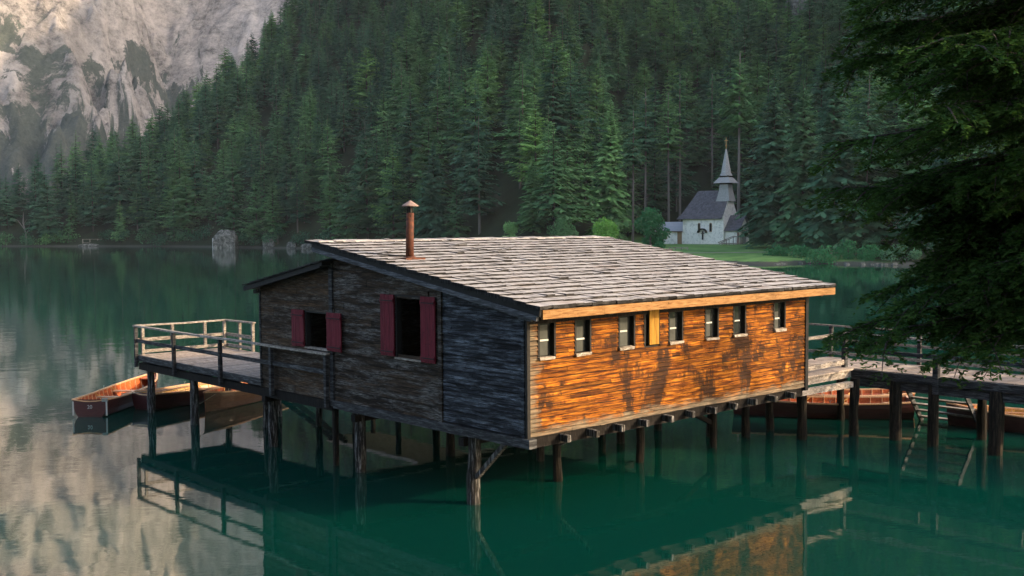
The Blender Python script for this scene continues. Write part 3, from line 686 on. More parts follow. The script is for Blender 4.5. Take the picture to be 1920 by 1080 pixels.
# roof
roof = MB(); RX0, RX1, RY0, RY1 = -.20, 10.55, -.58, 7.65
roof.add([(RX0, RY0, rz_(RY0)-.13), (RX1, RY0, rz_(RY0)-.13), (RX1, RY1, rz_(RY1)-.13), (RX0, RY1, rz_(RY1)-.13), (RX0, RY0, rz_(RY0)-.05), (RX1, RY0, rz_(RY0)-.05), (RX1, RY1, rz_(RY1)-.05), (RX0, RY1, rz_(RY1)-.05)],
         [(3, 2, 1, 0), (4, 5, 6, 7), (0, 1, 5, 4), (1, 2, 6, 5), (2, 3, 7, 6), (3, 0, 4, 7)])
roof = roof.build('roof', M['black'], house)
b = MB(); nrow = 21; dy = (RY1-RY0)/nrow
for i in range(nrow):
    y0 = RY0 + i*dy; x = RX0-.05
    while x < RX1-.02:
        w_ = rng.uniform(.11, .30); xe = min(x+w_, RX1+.03); r = rng.random(); o = rng.uniform(-.016, .014); th = rng.uniform(.052, .075); lf = rng.uniform(0, .012)+(.02 if rng.random() < .05 else 0)
        ya, yb = y0-.05+o, y0+dy*1.75; za, zb_ = rz_(ya)+.040+lf, rz_(yb)-.075
        ca, cb_ = rng.uniform(-.006, .006), rng.uniform(-.006, .006)
        vs = [(x, ya, za-th+ca), (xe-.006, ya, za-th+cb_), (xe-.006, yb, zb_), (x, yb, zb_), (x, ya, za+ca), (xe-.006, ya, za+cb_), (xe-.006, yb, zb_+th), (x, yb, zb_+th)]
        b.add(vs, [(3, 2, 1, 0), (4, 5, 6, 7)], r); b.add(vs, [(0, 1, 5, 4), (1, 2, 6, 5), (2, 3, 7, 6), (3, 0, 4, 7)], r, 1); x = xe
for k in range(40):  # ridge course
    x = RX0 + k*(RX1-RX0)/40; b.box(x, RY1-.30, rz_(RY1)-.02, x+(RX1-RX0)/40-.008, RY1+.05, rz_(RY1)+rng.uniform(.0, .02))
b.build('shingles', [M['shingle'], M['shingle_dark']], roof)
b = MB(); b.beam((RX0+.02, RY0-.0, rz_(RY0)-.125), (RX0+.02, RY1+.03, rz_(RY1)-.125), .06, .12); b.build('verge_board', M['black'], roof)
b = MB(); b.beam((RX0-.0, RY0+.06, rz_(RY0)-.22), (RX0-.0, RY1-.02, rz_(RY1)-.20), .07, .10, r=.6); b.build('verge_board', M['verge'], roof)
b = MB(); b.beam((RX0+.06, RY0+.3, rz_(RY0)-.27), (RX0+.06, RY1-.6, rz_(RY1)-.24), .05, .07, r=.3); b.build('verge_board', M['verge'], roof)
b = MB()
for i in range(6):
    x0 = RX0+.06+i*(RX1-RX0-.04)/6; b.box(x0, RY0-.03, rz_(RY0)-.235+rng.uniform(-.004, .004), x0+(RX1-RX0-.04)/6-.004, RY0+.02, rz_(RY0)-.055, r=.5+.1*(i % 2))
b.build('fascia_board', M['fascia'], roof)
for i in range(12):
    x = .15+i*.9; b = MB(); b.beam((x, RY0+.04, rz_(RY0)-.20), (x, 1.5, rz_(1.5)-.20), .10, .14); b.build('rafter', M['black'], roof)
# lean-to roof
lr = MB(); LX0, LX1, L0, L1 = -.32, 10.3, 7.05, 10.98
lr.add([(LX0, L0, lz_(L0)-.12), (LX1, L0, lz_(L0)-.12), (LX1, L1, lz_(L1)-.12), (LX0, L1, lz_(L1)-.12), (LX0, L0, lz_(L0)-.03), (LX1, L0, lz_(L0)-.03), (LX1, L1, lz_(L1)-.03), (LX0, L1, lz_(L1)-.03)],
       [(3, 2, 1, 0), (4, 5, 6, 7), (0, 1, 5, 4), (1, 2, 6, 5), (2, 3, 7, 6), (3, 0, 4, 7)])
lr = lr.build('leanto_roof', M['black'], house)
b = MB()
for i in range(10):
    y1 = L1-i*.4; x = LX0-.04
    while x < LX1:
        xe = x+rng.uniform(.12, .3); ya = y1+rng.uniform(-.02, .05); yb = y1-.66; t_ = rng.uniform(.02, .035)
        b.add([(x, ya, lz_(ya)-.0), (xe-.006, ya, lz_(ya)), (xe-.006, yb, lz_(yb)-.03), (x, yb, lz_(yb)-.03), (x, ya, lz_(ya)+t_), (xe-.006, ya, lz_(ya)+t_), (xe-.006, yb, lz_(yb)-.03+t_), (x, yb, lz_(yb)-.03+t_)],
              [(0, 1, 2, 3), (7, 6, 5, 4), (4, 5, 1, 0), (5, 6, 2, 1), (6, 7, 3, 2), (7, 4, 0, 3)]); x = xe
b.build('shingles', M['shingle_dark'], lr)
b = MB(); b.beam((.0, LY+.10, 4.30), (.0, L1-.05, 4.26), .10, .10); b.beam((LX0+.02, L0+.1, lz_(L0)-.13), (LX0+.02, L1, lz_(L1)-.11), .05, .10); b.build('verge_board', M['black'], lr)
# gable windows with red shutters
def shutter(y0, y1, z0, z1, lab, out=-.075):
    b = MB(); n_ = 3; w_ = (y1-y0)/n_
    for i in range(n_): b.box(out, y0+i*w_+.003, z0+rng.uniform(-.008, .008), out+.03, y0+(i+1)*w_-.003, z1+rng.uniform(-.006, .006), r=rng.uniform(.3, .8))
    s = b.build('shutter', M['red'], house, label=lab)
    for zz_ in (z0+.10, z1-.14): b = MB(); b.box(out-.022, y0+.01, zz_-.045, out-.002, y1-.01, zz_+.045, r=.5); b.build('batten', M['red'], s)
    for zz_ in (z0+.10, z1-.14): b = MB(); b.box(out-.03, y0+.02, zz_-.012, out-.0225, y1-.05, zz_+.012, r=.5); b.build('hinge', M['black'], s)
shutter(4.42, 4.95, 3.02, 4.45, 'left red shutter of the tall window'); shutter(2.90, 3.42, 2.98, 4.46, 'right red shutter of the tall window')
shutter(8.33, 8.92, 2.94, 3.89, 'left red shutter of the low window'); shutter(6.56, 7.20, 2.94, 3.90, 'right red shutter of the low window', -.115)
def opening(y0, y1, z0, z1, lab, header):
    b = MB(); b.box(-.03, y0, z0, .12, y0+.04, z1); b.box(-.03, y1-.04, z0, .12, y1, z1); b.box(-.03, y0+.04, z1-.04, .12, y1-.04, z1)
    f = b.build('window', M['black'], house, label=lab)
    b = MB(); b.box(-.07, y0-.01, z0-.035, .10, y1+.01, z0, r=.9); b.build('sill', M['rail_wood'], f)
    b = MB(); b.box(-.035, y0-.25, z1+.003, -.012, y1+.25, z1+.11); b.build('lintel', M[header], f)
opening(3.43, 4.41, 3.0, 4.46, 'tall open unglazed window', 'plank_lean'); opening(7.22, 8.31, 2.95, 3.88, 'low open unglazed window', 'plank_lean')
# the eight little front windows
for i, (x0, x1) in enumerate(WINS):
    b = MB(); b.box(x0, -.03, WZ0, x0+.05, .14, WZ1+.1); b.box(x1-.05, -.02, WZ0, x1, .14, WZ1+.1); b.box(x0+.05, -.01, WZ1+.02, x1-.05, .14, WZ1+.1); b.box(x0+.05, .125, WZ0, x1-.05, .14, WZ1+.02)
    f = b.build('window', M['black'], house, label='small front window with an open yellow shutter' if i == 3 else None)
    if i == 3:
        b = MB()
        for k in range(3): b.box(x0+.15+k*.11, -.06, WZ0+.01, x0+.15+k*.11+.107, -.035, WZ1+.12, r=rng.uniform(.3, .8))
        b.build('shutter', M['yellow'], f); continue
    b = MB(); b.box(x0+.055, .07, WZ0+.03, x0+(.36, .34, .40, 0, .36, .32, .12, .34)[i], .08, WZ1-.02-(.0, .1, 0, 0, .12, 0, .1, .2)[i]); b.build('curtain', M['curtain'], f)
    b = MB(); b.box(x0+.05, .085, WZ0+.02, x1-.05, .09, WZ1); b.build('pane', M['glass'], f)
    b = MB(); b.box(x0+.05, .04, WZ0+.30+(.03, -.02, .05, 0, .0, .04, .02, -.03)[i], x0+.36, .069, WZ0+.335+(.03, -.02, .05, 0, .0, .04, .02, -.03)[i]); b.build('glazing_bar', M['white'], f)
    b = MB(); b.box(x0+.0, -.085, WZ0-.045, x1-.06+rng.uniform(-.04, .03), .035, WZ0+rng.uniform(.0, .03), j=.012, r=.8); b.build('sill', M['rail_wood'], f)
# stove pipe
cx, cy = .78, 4.91; cz = rz_(cy)
ch = MB(); ch.tube([(cx, cy, cz-.05), (cx+.01, cy, cz+.6), (cx+.03, cy, cz+1.10)], [.100, .096, .093], 16, jit=.01); ch = ch.build('stovepipe', M['rust'], house, smooth=True)
b = MB(); b.tube([(cx+.03, cy, cz+1.26), (cx+.03, cy, cz+1.28), (cx+.03, cy, cz+1.40)], [.20, .20, .012], 18); b.build('cap', M['cap'], ch)
b = MB()
for a in (0, 2.1, 4.2): b.beam((cx+.03+.09*math.cos(a), cy+.09*math.sin(a), cz+1.0), (cx+.03+.05*math.cos(a), cy+.05*math.sin(a), cz+1.28), .02, .02)
b.tube([(cx+.03, cy, cz+1.08), (cx+.03, cy, cz+1.27)], .04, 8); b.build('cap_bracket', M['black'], ch)
b = MB(); b.tube([(cx, cy, cz+.02), (cx, cy, cz+.07)], [.17, .13], 14); b.box(cx-.30, cy-.25, cz-.015, cx+.28, cy+.25, cz+.035); b.build('flashing', M['rust'], ch)
b = MB(); b.beam((cx-.55, cy+.55, rz_(cy+.55)+.04), (cx-.1, cy+.05, cz+.06), .05, .04); b.build('stay', M['black'], ch)

# ------------------------------------------------------------------ the terrace on the left
deck = hthing('wooden_deck', 0, 14.6, 0, label='open wooden deck on stilts at the left end of the boathouse, fenced with rails', cat='deck')
b = MB(); y = LY+.02
while y < 18.5:
    w_ = rng.uniform(.15, .19); b.box(-.02, y, 1.845+rng.uniform(-.003, .003), 3.12+rng.uniform(-.02, .02), y+w_-.008, 1.885+rng.uniform(-.004, .004)); y += w_
b.build('floor_boards', M['deck_wood'], deck)
b = MB(); b.box(-.09, 10.55, 1.70, -.022, 18.56, 1.885, r=.6); b.build('rim_beam', M['grey_wood'], deck)
b = MB(); b.box(-.05, 7.1, 1.42, .07, 18.5, 1.64, r=.1); b.box(2.9, LY, 1.42, 3.04, 18.5, 1.83, r=.1)
for y in (11.4, 13.2, 15.0, 16.8, 18.3): b.box(.07, y, 1.45, 2.9, y+.16, 1.82, r=.2)
b.build('under_beam', M['shade_wood'], deck)
b = MB(); b.box(-.09, 18.56, 1.66, 3.12, 18.63, 1.885, r=.7); b.build('rim_beam', M['grey_wood'], deck)
for (x, y, r) in [(.2, 18.2, .125), (.2, 15.1, .13), (2.8, 17.9, .11), (2.8, 14.6, .11), (2.8, 12.2, .11), (1.6, 13.2, .12)]:
    b = MB(); pts = [(x+rng.uniform(-.02, .02), y+rng.uniform(-.02, .02), 1.5-i*.5) for i in range(9)]
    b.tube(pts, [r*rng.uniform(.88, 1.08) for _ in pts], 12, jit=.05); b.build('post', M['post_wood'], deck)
def rail(par, a, c, w_, h_, mat='rail_wood', name='handrail'):
    b = MB(); a = Vector(a); c = Vector(c); n_ = max(1, int((c-a).length/1.6)); p = [a.lerp(c, i/n_)+Vector((rng.uniform(-.008, .008), rng.uniform(-.008, .008), rng.uniform(-.012, .012))) for i in range(n_+1)]
    r = rng.random()
    for i in range(n_): b.beam(p[i], p[i+1], w_, h_, r=r)
    return b.build(name, M[mat], par)
def rpost(par, x, y, z0, z1, w_=.10, mat='grey_wood'):
    b = MB(); b.box(x-w_/2, y-w_/2, z0, x+w_/2, y+w_/2, z1, j=.006); return b.build('rail_post', M[mat], par)
for y in (18.52, 15.75, 12.77, 9.9, 7.22): rpost(deck, -.13, y, 1.5, 2.82)
rail(deck, (-.14, 18.6, 2.84), (-.14, 7.12, 2.86), .13, .05); rail(deck, (-.10, 18.5, 2.36), (-.10, 7.2, 2.38), .045, .11, 'grey_wood', 'mid_rail')
rail(deck, (-.1, 18.54, 2.85), (3.1, 18.50, 2.85), .12, .05); rail(deck, (-.1, 18.54, 2.38), (3.05, 18.50, 2.36), .045, .11, 'rail_wood', 'mid_rail'); rail(deck, (.1, 18.5, 2.0), (3.05, 18.46, 1.99), .05, .1, 'rail_wood', 'toe_board')
rail(deck, (3.1, 18.5, 2.85), (3.15, 16.65, 2.85), .12, .05); rail(deck, (3.1, 18.5, 2.37), (3.12, 16.7, 2.36), .045, .11, 'rail_wood', 'mid_rail'); rail(deck, (3.1, 18.5, 2.0), (3.12, 16.7, 1.99), .05, .1, 'rail_wood', 'toe_board')
for x, y in ((.1, 18.5), (1.13, 18.5), (2.3, 18.5), (3.02, 18.48), (3.13, 17.6), (3.15, 16.75)): rpost(deck, x, y, 1.86, 2.82, .09, 'rail_wood')
# landing behind the lean-to, with the stair down to the water
b = MB(); b.box(3.2, LY+.02, 1.78, 10.1, 12.6, 1.86); b.box(6.9, 12.6, 1.78, 9.0, 18.2, 1.86); b.build('landing', M['deck_wood'], deck)
b = MB()
for x, y in ((7.1, 14), (8.8, 14), (7.1, 17.9), (8.8, 17.9)): b.tube([(x, y, 1.8), (x, y, -2.8)], .1, 10)
b.build('landing_posts', M['shade_wood'], deck)
def stairs(x0, x1, y0, y1, ztop, lab, n_, lit, base):
    s = hthing('wooden_stairs', base[0], base[1], 0, label=lab, cat='stairs')
    for y in (y0, y1):
        b = MB(); b.beam((x0, y, -.25), (x1, y, ztop), .05, .17); b.build('stringer', M['grey_wood' if lit else 'shade_wood'], s)  # the unlit stair gets dark wood, its shade painted into the colour
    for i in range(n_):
        t = (i+.5)/n_; x = x0+(x1-x0)*t; z = -.2+(ztop+.2)*t; b = MB(); b.box(x-(.11 if lit else .08), y0+.03, z-.022, x+(.11 if lit else .08), y1-.03, z+.026); b.build('tread', M['rail_wood' if lit else 'shade_wood'], s)
    return s
stairs(4.5, 7.0, 17.0, 17.95, 1.75, 'dark wooden stairs down to the water behind the left deck', 7, False, (5.7, 17.5))
stairs(16.9, 15.15, -1.75, .05, 1.75, 'wooden stairs going down to the water from the right walkway', 9, True, (16, -.5))

# ------------------------------------------------------------------ the walkway on the right
jet = hthing('wooden_walkway', 14.0, -2, 0, label='raised wooden walkway on piles running from the boathouse to the right edge', cat='walkway')
b = MB(); y = 2.4
while y > -9:
    w_ = rng.uniform(.16, .2); b.box(13.2+rng.uniform(-.02, .02), y-w_+.008, 1.85+rng.uniform(-.004, .004), 15.12, y, 1.895+rng.uniform(-.004, .004)); y -= w_
y = 2.4
while y > .5:
    w_ = .19; b.box(HX+.14, y-w_+.008, 1.845, 13.16, y, 1.89+rng.uniform(-.004, .004)); y -= w_
b.build('floor_boards', M['deck_wood'], jet)
b = MB(); b.box(13.10, -9, 1.66, 13.19, .42, 1.87, r=.5); b.build('rim_beam', M['grey_wood'], jet)
b = MB(); b.box(13.16, -9, 1.40, 13.32, .42, 1.64, r=.7); b.box(14.9, -9, 1.45, 15.05, 2.4, 1.84); b.build('under_beam', M['grey_wood'], jet)
b = MB(); b.box(HX+.12, .38, 1.64, 13.1, .49, 1.86, r=.8); b.beam((HX+.0, .2, 1.52), (12.7, .15, 1.50), .16, .16, r=.9); b.box(HX+.1, 2.2, 1.5, 13.1, 2.35, 1.84); b.build('stub_beam', M['rail_wood'], jet)
for (x, y, r) in [(12.9, .15, .13), (13.2, -.95, .17), (13.2, -2.05, .15), (13.2, -3.75, .18), (13.2, -4.85, .13), (13.2, -6.6, .15), (14.95, 1.8, .13), (14.95, -2.6, .13), (14.95, -5.2, .13), (11.4, .9, .14), (10.6, 2.2, .12), (11.9, 2.3, .12)]:
    b = MB(); pts = [(x+rng.uniform(-.02, .02), y+rng.uniform(-.02, .02), 1.66-i*.5) for i in range(9)]
    b.tube(pts, [r*rng.uniform(.88, 1.08) for _ in pts], 12, jit=.05); b.build('post', M['shade_post'], jet)
rpost(jet, 13.2, .65, 1.5, 2.86, .13); rpost(jet, 13.12, -2.15, 1.42, 2.42, .15); rpost(jet, 15.2, 2.3, 1.5, 2.85, .1); rpost(jet, 15.2, -.6, 1.5, 2.85, .1); rpost(jet, 15.2, -3.6, 1.5, 2.85, .1); rpost(jet, 13.12, -5.2, 1.42, 2.86, .13)
rail(jet, (10.2, .70, 2.86), (13.25, .66, 2.87), .09, .08); rail(jet, (10.2, .66, 2.02), (13.1, .62, 2.04), .06, .14)
rail(jet, (13.2, .6, 2.87), (13.2, -9, 2.86), .10, .06); rail(jet, (13.16, .6, 2.42), (13.16, -9, 2.42), .05, .10, 'grey_wood', 'mid_rail')
rail(jet, (15.2, 3.2, 2.86), (15.2, -9, 2.86), .10, .05); rail(jet, (15.2, 3.2, 2.42), (15.2, -9, 2.42), .05, .07, 'rail_wood', 'mid_rail'); rail(jet, (15.15, 3.2, 2.02), (15.15, -9, 2.02), .05, .09, 'rail_wood', 'toe_board')

# ------------------------------------------------------------------ rowing boats
def boat(x, y, heading, L=5.2, B=.70, lab='', hull='hull', inner='varnish', num=None, z=0, bowup=.20, ribs=13):
    """stern at (x, y); heading = direction of the bow, degrees from +Y clockwise"""
    rz = R_(90-heading); s = thing('rowing_boat', (x, y, z), rz, lab, 'rowing boat', 'rowing boats moored at the boathouse')
    T = np.linspace(0, 1, 21)
    hb = lambda t: B*np.interp(t, [0, .15, .4, .6, .8, .92, 1], [.80, .92, 1, .95, .66, .33, .02])
    sh = lambda t: .46 + .10*(1-t)**4 + bowup*t**3
    kz = lambda t: -.14 + .10*max(0, .25-t)*1.6 + .50*max(0, t-.86)**1.0*1.6
    secs = [(0, 0), (.34, .03), (.62, .10), (.80, .26), (.92, .52), (.985, .78), (1.0, 1.0)]
    def skin(off, lap):
        vs = []; 
        for t in T:
            b_ = max(.004, hb(t)-off); k0, s0 = kz(t)+off, sh(t)
            row = []
            for q, (a, c) in enumerate(secs): row.append((a*b_, k0+(s0-k0)*c))
            full = [(-a, c) for a, c in row[::-1]] + row[1:]
            for a, c in full: vs.append((t*L + (.10*(c+.1) if t > .97 else 0), a, c))
        n_ = 2*len(secs)-1; fs = [(i*n_+k, i*n_+k+1, (i+1)*n_+k+1, (i+1)*n_+k) for i in range(len(T)-1) for k in range(n_-1)]
        return vs, fs, n_
    vs, fs, n_ = skin(0, 1); b = MB()
    for i, f in enumerate(fs): b.add([vs[k] for k in f], [(0, 1, 2, 3)], .3+.1*((i % (n_-1)) % 2))
    b.build('hull', M[hull], s, off=None)
    vi, fi, _ = skin(.022, 1); b = MB()
    for i, f in enumerate(fi): b.add([vi[k] for k in f][::-1], [(0, 1, 2, 3)], rng.random())
    b.build('planking', M[inner], s)
    b = MB(); b.add([(-.0, a, c) for _, a, c in vs[:n_]], [tuple(range(n_))]); b.add([(.035, a, c) for _, a, c in vs[:n_]], [tuple(range(n_))[::-1]])
    tr = b.build('transom', M[hull], s)
    b = MB(); hb0 = hb(0)
    pts = [(.0, hb0*math.sin(q), sh(0)+.015-.07*math.cos(q)**2) for q in np.linspace(-1.5, 1.5, 9)]
    for p, q in zip(pts[:-1], pts[1:]): b.beam(p, q, .06, .03, r=.8)
    b.build('transom_rail', M['varnish_l'], s)
    for sg in (-1, 1):
        b = MB(); pr = [(t*L+(.06 if t > .97 else 0), sg*hb(t), sh(t)+.005) for t in T]
        for p, q in zip(pr[:-1], pr[1:]): b.beam(p, q, .055, .045, r=.7)
        b.build('gunwale', M['varnish_l'], s)
    for i in range(ribs):
        t = .07+i*.86/ribs; b = MB(); P = []
        b_ = hb(t)-.03; k0, s0 = kz(t)+.03, sh(t)
        row = [(a*b_, k0+(s0-k0)*c) for a, c in secs]; full = [(-a, c) for a, c in row[::-1]]+row[1:]
        for p, q in zip(full[:-1], full[1:]): b.beam((t*L, p[0], p[1]), (t*L, q[0], q[1]), .03, .02, r=.8, upv=(1, 0, 0))
        b.build('rib', M['varnish_l'], s)
    for t, w_ in ((.10, .34), (.36, .24), (.58, .24)):
        b_ = hb(t)-.03; zt = sh(t)-.17; b = MB(); b.box(t*L-w_/2, -b_*.97, zt-.02, t*L+w_/2, b_*.97, zt+.015); b.build('thwart', M['varnish_l'], s)
        for sg in (-1, 1):
            b = MB(); P = [(t*L-.16, sg*b_*.99, sh(t)-.02), (t*L-.05, sg*b_*.93, sh(t)-.10), (t*L+.02, sg*b_*.80, zt+.03)]; b.tube(P, .018, 6); b.build('knee', M['varnish_y'], s)
    b = MB(); tt = .86; b.add([(tt*L, -hb(tt)+.03, sh(tt)-.05), (tt*L, hb(tt)-.03, sh(tt)-.05), (.985*L, 0, sh(.985)-.04), (tt*L, -hb(tt)+.03, sh(tt)-.08), (tt*L, hb(tt)-.03, sh(tt)-.08), (.985*L, 0, sh(.985)-.07)],
        [(0, 1, 2), (5, 4, 3), (0, 3, 4, 1), (1, 4, 5, 2), (2, 5, 3, 0)]); b.build('bow_seat', M['varnish'], s)
    b = MB()
    for k in (-.2, 0, .2): b.box(.6, k-.08, -.06, L*.8, k+.08, -.035)
    b.build('floor_boards', M[inner], s)
    for sg in (-1, 1):
        b = MB(); b.tube([(L*.47, sg*(hb(.47)), sh(.47)), (L*.47, sg*(hb(.47)), sh(.47)+.10)], .012, 6)
        b.tube([(L*.47-.03, sg*hb(.47), sh(.47)+.14), (L*.47-.03, sg*hb(.47), sh(.47)+.10), (L*.47+.03, sg*hb(.47), sh(.47)+.10), (L*.47+.03, sg*hb(.47), sh(.47)+.14)], .01, 5); b.build('rowlock', M['metal'], s)
    if num:
        fc = bpy.data.curves.new('number', 'FONT'); fc.body = num; fc.size = .17; fc.extrude = .003; fc.align_x = 'CENTER'
        fo_ = bpy.data.objects.new('tmp', fc); COL.objects.link(fo_); dg = bpy.context.evaluated_depsgraph_get()
        me = bpy.data.meshes.new_from_object(fo_.evaluated_get(dg)); bpy.data.objects.remove(fo_); me.materials.clear(); me.materials.append(M['white'])
        no = bpy.data.objects.new('boat_number', me); COL.objects.link(no); no.parent = tr
        no.matrix_local = Matrix(((0, 0, -1, -.012), (-1, 0, 0, 0), (0, 1, 0, .27), (0, 0, 0, 1)))
        b = MB(); b.box(-.03, -hb0-.02, sh(0)-.06, .06, -hb0+.16, sh(0)+.045); b.build('corner_plate', M['metal'], s)
        b = MB(); b.box(-.01, -hb0*.99-.012, .05, .012, -hb0*.93, sh(0)-.06); b.build('corner_trim', M['white'], tr)
        b = MB(); b.box(-.01, hb0*.93, .05, .012, hb0*.99+.012, sh(0)-.06); b.build('corner_trim', M['white'], tr)
    return s
def oar(a, c, lab):
    a = Vector(a); c = Vector(c); d = (c-a).normalized(); o = thing('oar', a, 0, lab, 'oar', 'oars laid in the boats')
    b = MB(); b.tube([(0, 0, 0), (c-a)*.72], [.022, .024], 8); b.build('shaft', M['varnish_l'], o)
    b = MB(); b.beam((c-a)*.70, (c-a), .06, .016, w2=.13, h2=.012); b.build('blade', M['varnish_l'], o)
B1 = (-13.55, 34.75); boat(B1[0], B1[1], 2, 5.9, .70, 'dark red rowing boat with the number 20 on its stern, outermost at the left', num='20', ribs=16)
oar((-13.05, 36.2, .52), (-13.35, 38.5, .25), 'pale oar lying across the thwart of the leftmost boat'); oar((-12.95, 35.9, .50), (-12.75, 38.6, .50), 'pale oar resting along the near gunwale of the leftmost boat')
boat(-12.3, 36.1, 33, 5.0, .72, 'dark rowing boat with yellow thwarts between the first two deck posts', inner='varnish_y')
oar((-12.1, 36.5, .50), (-10.9, 38.6, .52), 'yellow oar lying in the second boat from the left'); oar((-12.4, 36.6, .48), (-11.4, 38.9, .46), 'yellow oar lying deeper in the second boat from the left')
boat(-8.6, 40.3, 197, 5.0, .74, 'brown clinker rowing boat with its bow pointing out under the left deck', hull='hull_b')
boat(12.4, 33.8, 278, 5.4, .74, 'long dark rowing boat broadside on behind the walkway piles', hull='hull', bowup=.12)
boat(13.0, 35.6, 272, 5.0, .72, 'orange rowing boat behind the long dark one under the walkway', hull='hull_o', inner='varnish')
boat(17.4, 30.0, 300, 5.0, .74, 'dark rowing boat with yellow oars at the right edge under the walkway', hull='hull', inner='varnish_y')
oar((13.6, 31.9, .50), (15.6, 30.9, .55), 'yellow oar lying in the boat at the right edge'); 
def rope(pts, lab):
    b = MB(); b.tube([Vector(p)-Vector(pts[0]) for p in pts], .011, 6); o = b.build('mooring_rope', M['rope']); o.location = pts[0]; tag(o, lab, 'rope', 'mooring ropes')
p0 = HW(.15, 18.2, .9); rope([(p0.x, p0.y, .95), (p0.x-.25, p0.y+.7, .62), (-12.9, 36.2, .5)], 'thin mooring rope from the outermost deck post to the boats')
p0 = HW(.2, 15.1, .9); rope([(p0.x, p0.y, .85), (p0.x-.1, p0.y+.9, .5), (-9.75, 36.4, .6)], 'thin mooring rope from the second deck post to the brown boat')

# ------------------------------------------------------------------ the chapel on the far bank
CA = R_(-38)          # long side faces the camera and a little left
cz0 = uz(1330, 232)
chap = thing('chapel', (42.3, 231.0, cz0), CA, 'small white stone chapel with a dark roof and a pointed shingled spire', 'chapel')
# local frame: +x to the right along the nave, +y away; gable with porch at +x
NL, NW, EH, RH_ = 8.6, 6.4, 5.6, 5.6
b = MB(); b.box(-NL/2, -NW/2, -.6, NL/2, NW/2, EH)
b.add([(NL/2-.01, -NW/2, EH), (NL/2-.01, NW/2, EH), (NL/2-.01, 0, EH+RH_-.3), (-NL/2+.01, -NW/2, EH), (-NL/2+.01, NW/2, EH), (-NL/2+1.4, 0, EH+RH_-.5)], [(0, 1, 2), (5, 4, 3), (0, 2, 5, 3), (1, 4, 5, 2)])
b.build('wall', M['plaster'], chap)
def slab_roof(name, par, pts_lo, pts_hi, thick, mat, rows=16, cols=22, ov=.0):
    """two edges (lo: a,b ; hi: a,b) -> rows of slightly lifted tiles"""
    b = MB(); A, Bq = [Vector(p) for p in pts_lo]; Cq, Dq = [Vector(p) for p in pts_hi]; nrm = (Bq-A).cross(Cq-A).normalized()
    if nrm.z < 0: nrm = -nrm
    for i in range(rows):
        for j in range(cols):
            u0, u1 = j/cols, (j+1)/cols; v0, v1 = i/rows, (i+1)/rows
            P = lambda u, v: (A.lerp(Bq, u)).lerp(Cq.lerp(Dq, u), v)
            a, c, d, e = P(u0, v0), P(u1, v0), P(u1, v1), P(u0, v1); l = nrm*(.06+rng.uniform(0, .03))
            b.add([a+l, c+l, d+nrm*.01, e+nrm*.01, a-nrm*thick, c-nrm*thick], [(0, 1, 2, 3), (4, 5, 1, 0)])
    b.add([A-nrm*thick, Bq-nrm*thick, Dq-nrm*thick, Cq-nrm*thick], [(3, 2, 1, 0)]); b.add([A-nrm*thick, A+nrm*.05, Cq+nrm*.02, Cq-nrm*thick], [(0, 1, 2, 3)]); b.add([Bq-nrm*thick, Bq+nrm*.05, Dq+nrm*.02, Dq-nrm*thick], [(0, 1, 2, 3)])
    return b.build(name, mat, par)
ridge = EH+RH_
for sg in (-1, 1):
    # kicked eaves: a shallow skirt below the steep pitch; hipped towards the choir
    slab_roof('roof', chap, [(-NL/2-2.0, sg*(NW/2+.75), EH-.35), (NL/2-.15, sg*(NW/2+.75), EH-.35)], [(-NL/2-1.2, sg*(NW/2-.3), EH+.85), (NL/2-.1, sg*(NW/2-.3), EH+.85)], .10, M['slate'], 4)
    slab_roof('roof', chap, [(-NL/2-1.2, sg*(NW/2-.3), EH+.85), (NL/2-.1, sg*(NW/2-.3), EH+.85)], [(-NL/2+1.1, 0, ridge), (NL/2-.1, 0, ridge)], .10, M['slate'], 14)
b = MB(); b.box(-NL/2-1.4, -NW/2+.9, -.6, -NL/2, NW/2-.9, EH-.1); b.build('choir_wall', M['plaster'], chap)
b = MB(); b.add([(-NL/2-2, -NW/2-.75, EH-.35), (-NL/2-2, NW/2+.75, EH-.35), (-NL/2-1.2, NW/2-.3, EH+.85), (-NL/2-1.2, -NW/2+.3, EH+.85), (-NL/2+1.1, 0, ridge)], [(0, 1, 2, 3), (3, 2, 4)]); b.build('hip_roof', M['slate'], chap)
def arch(b, x, z0, w_, h_, y, dep, n_=7):
    P = [(x-w_/2, z0), (x+w_/2, z0)] + [(x+w_/2*math.cos(a), z0+h_-w_/2+w_/2*math.sin(a)) for a in np.linspace(0, math.pi, n_)]
    m_ = len(P); b.add([(p, y, q) for p, q in P]+[(p, y+dep, q) for p, q in P], [tuple(range(m_))]+[(i, i+m_, (i+1) % m_+m_, (i+1) % m_) for i in range(m_)])
for x in (-1.35, 1.35):
    b = MB(); arch(b, x, 2.55, .62, 1.9, -NW/2-.012, .01); f = b.build('window', M['brown_door'], chap)
    b = MB(); arch(b, x, 2.68, .40, 1.6, -NW/2-.03, .01); b.build('pane', M['glass'], f)
    b = MB(); b.box(x-.4, -NW/2-.07, 2.45, x+.4, -NW/2-.02, 2.55); b.build('sill', M['plaster'], f)
# wayside crucifix under a little arched canopy on the long wall
b = MB()
for q in np.linspace(0, math.pi, 9)[:-1]:
    a2 = q+math.pi/8; b.beam((-.45+.95*math.cos(q), -NW/2-.35, 2.35+.85*math.sin(q)), (-.45+.95*math.cos(a2), -NW/2-.35, 2.35+.85*math.sin(a2)), .7, .22)
cn = b.build('canopy', M['black'], chap)
b = MB(); b.box(-.62, -NW/2-.16, .9, -.28, -NW/2-.06, 2.7); b.box(-.85, -NW/2-.14, 2.15, -.05, -NW/2-.06, 2.3); b.build('crucifix', M['grey_wood'], cn)
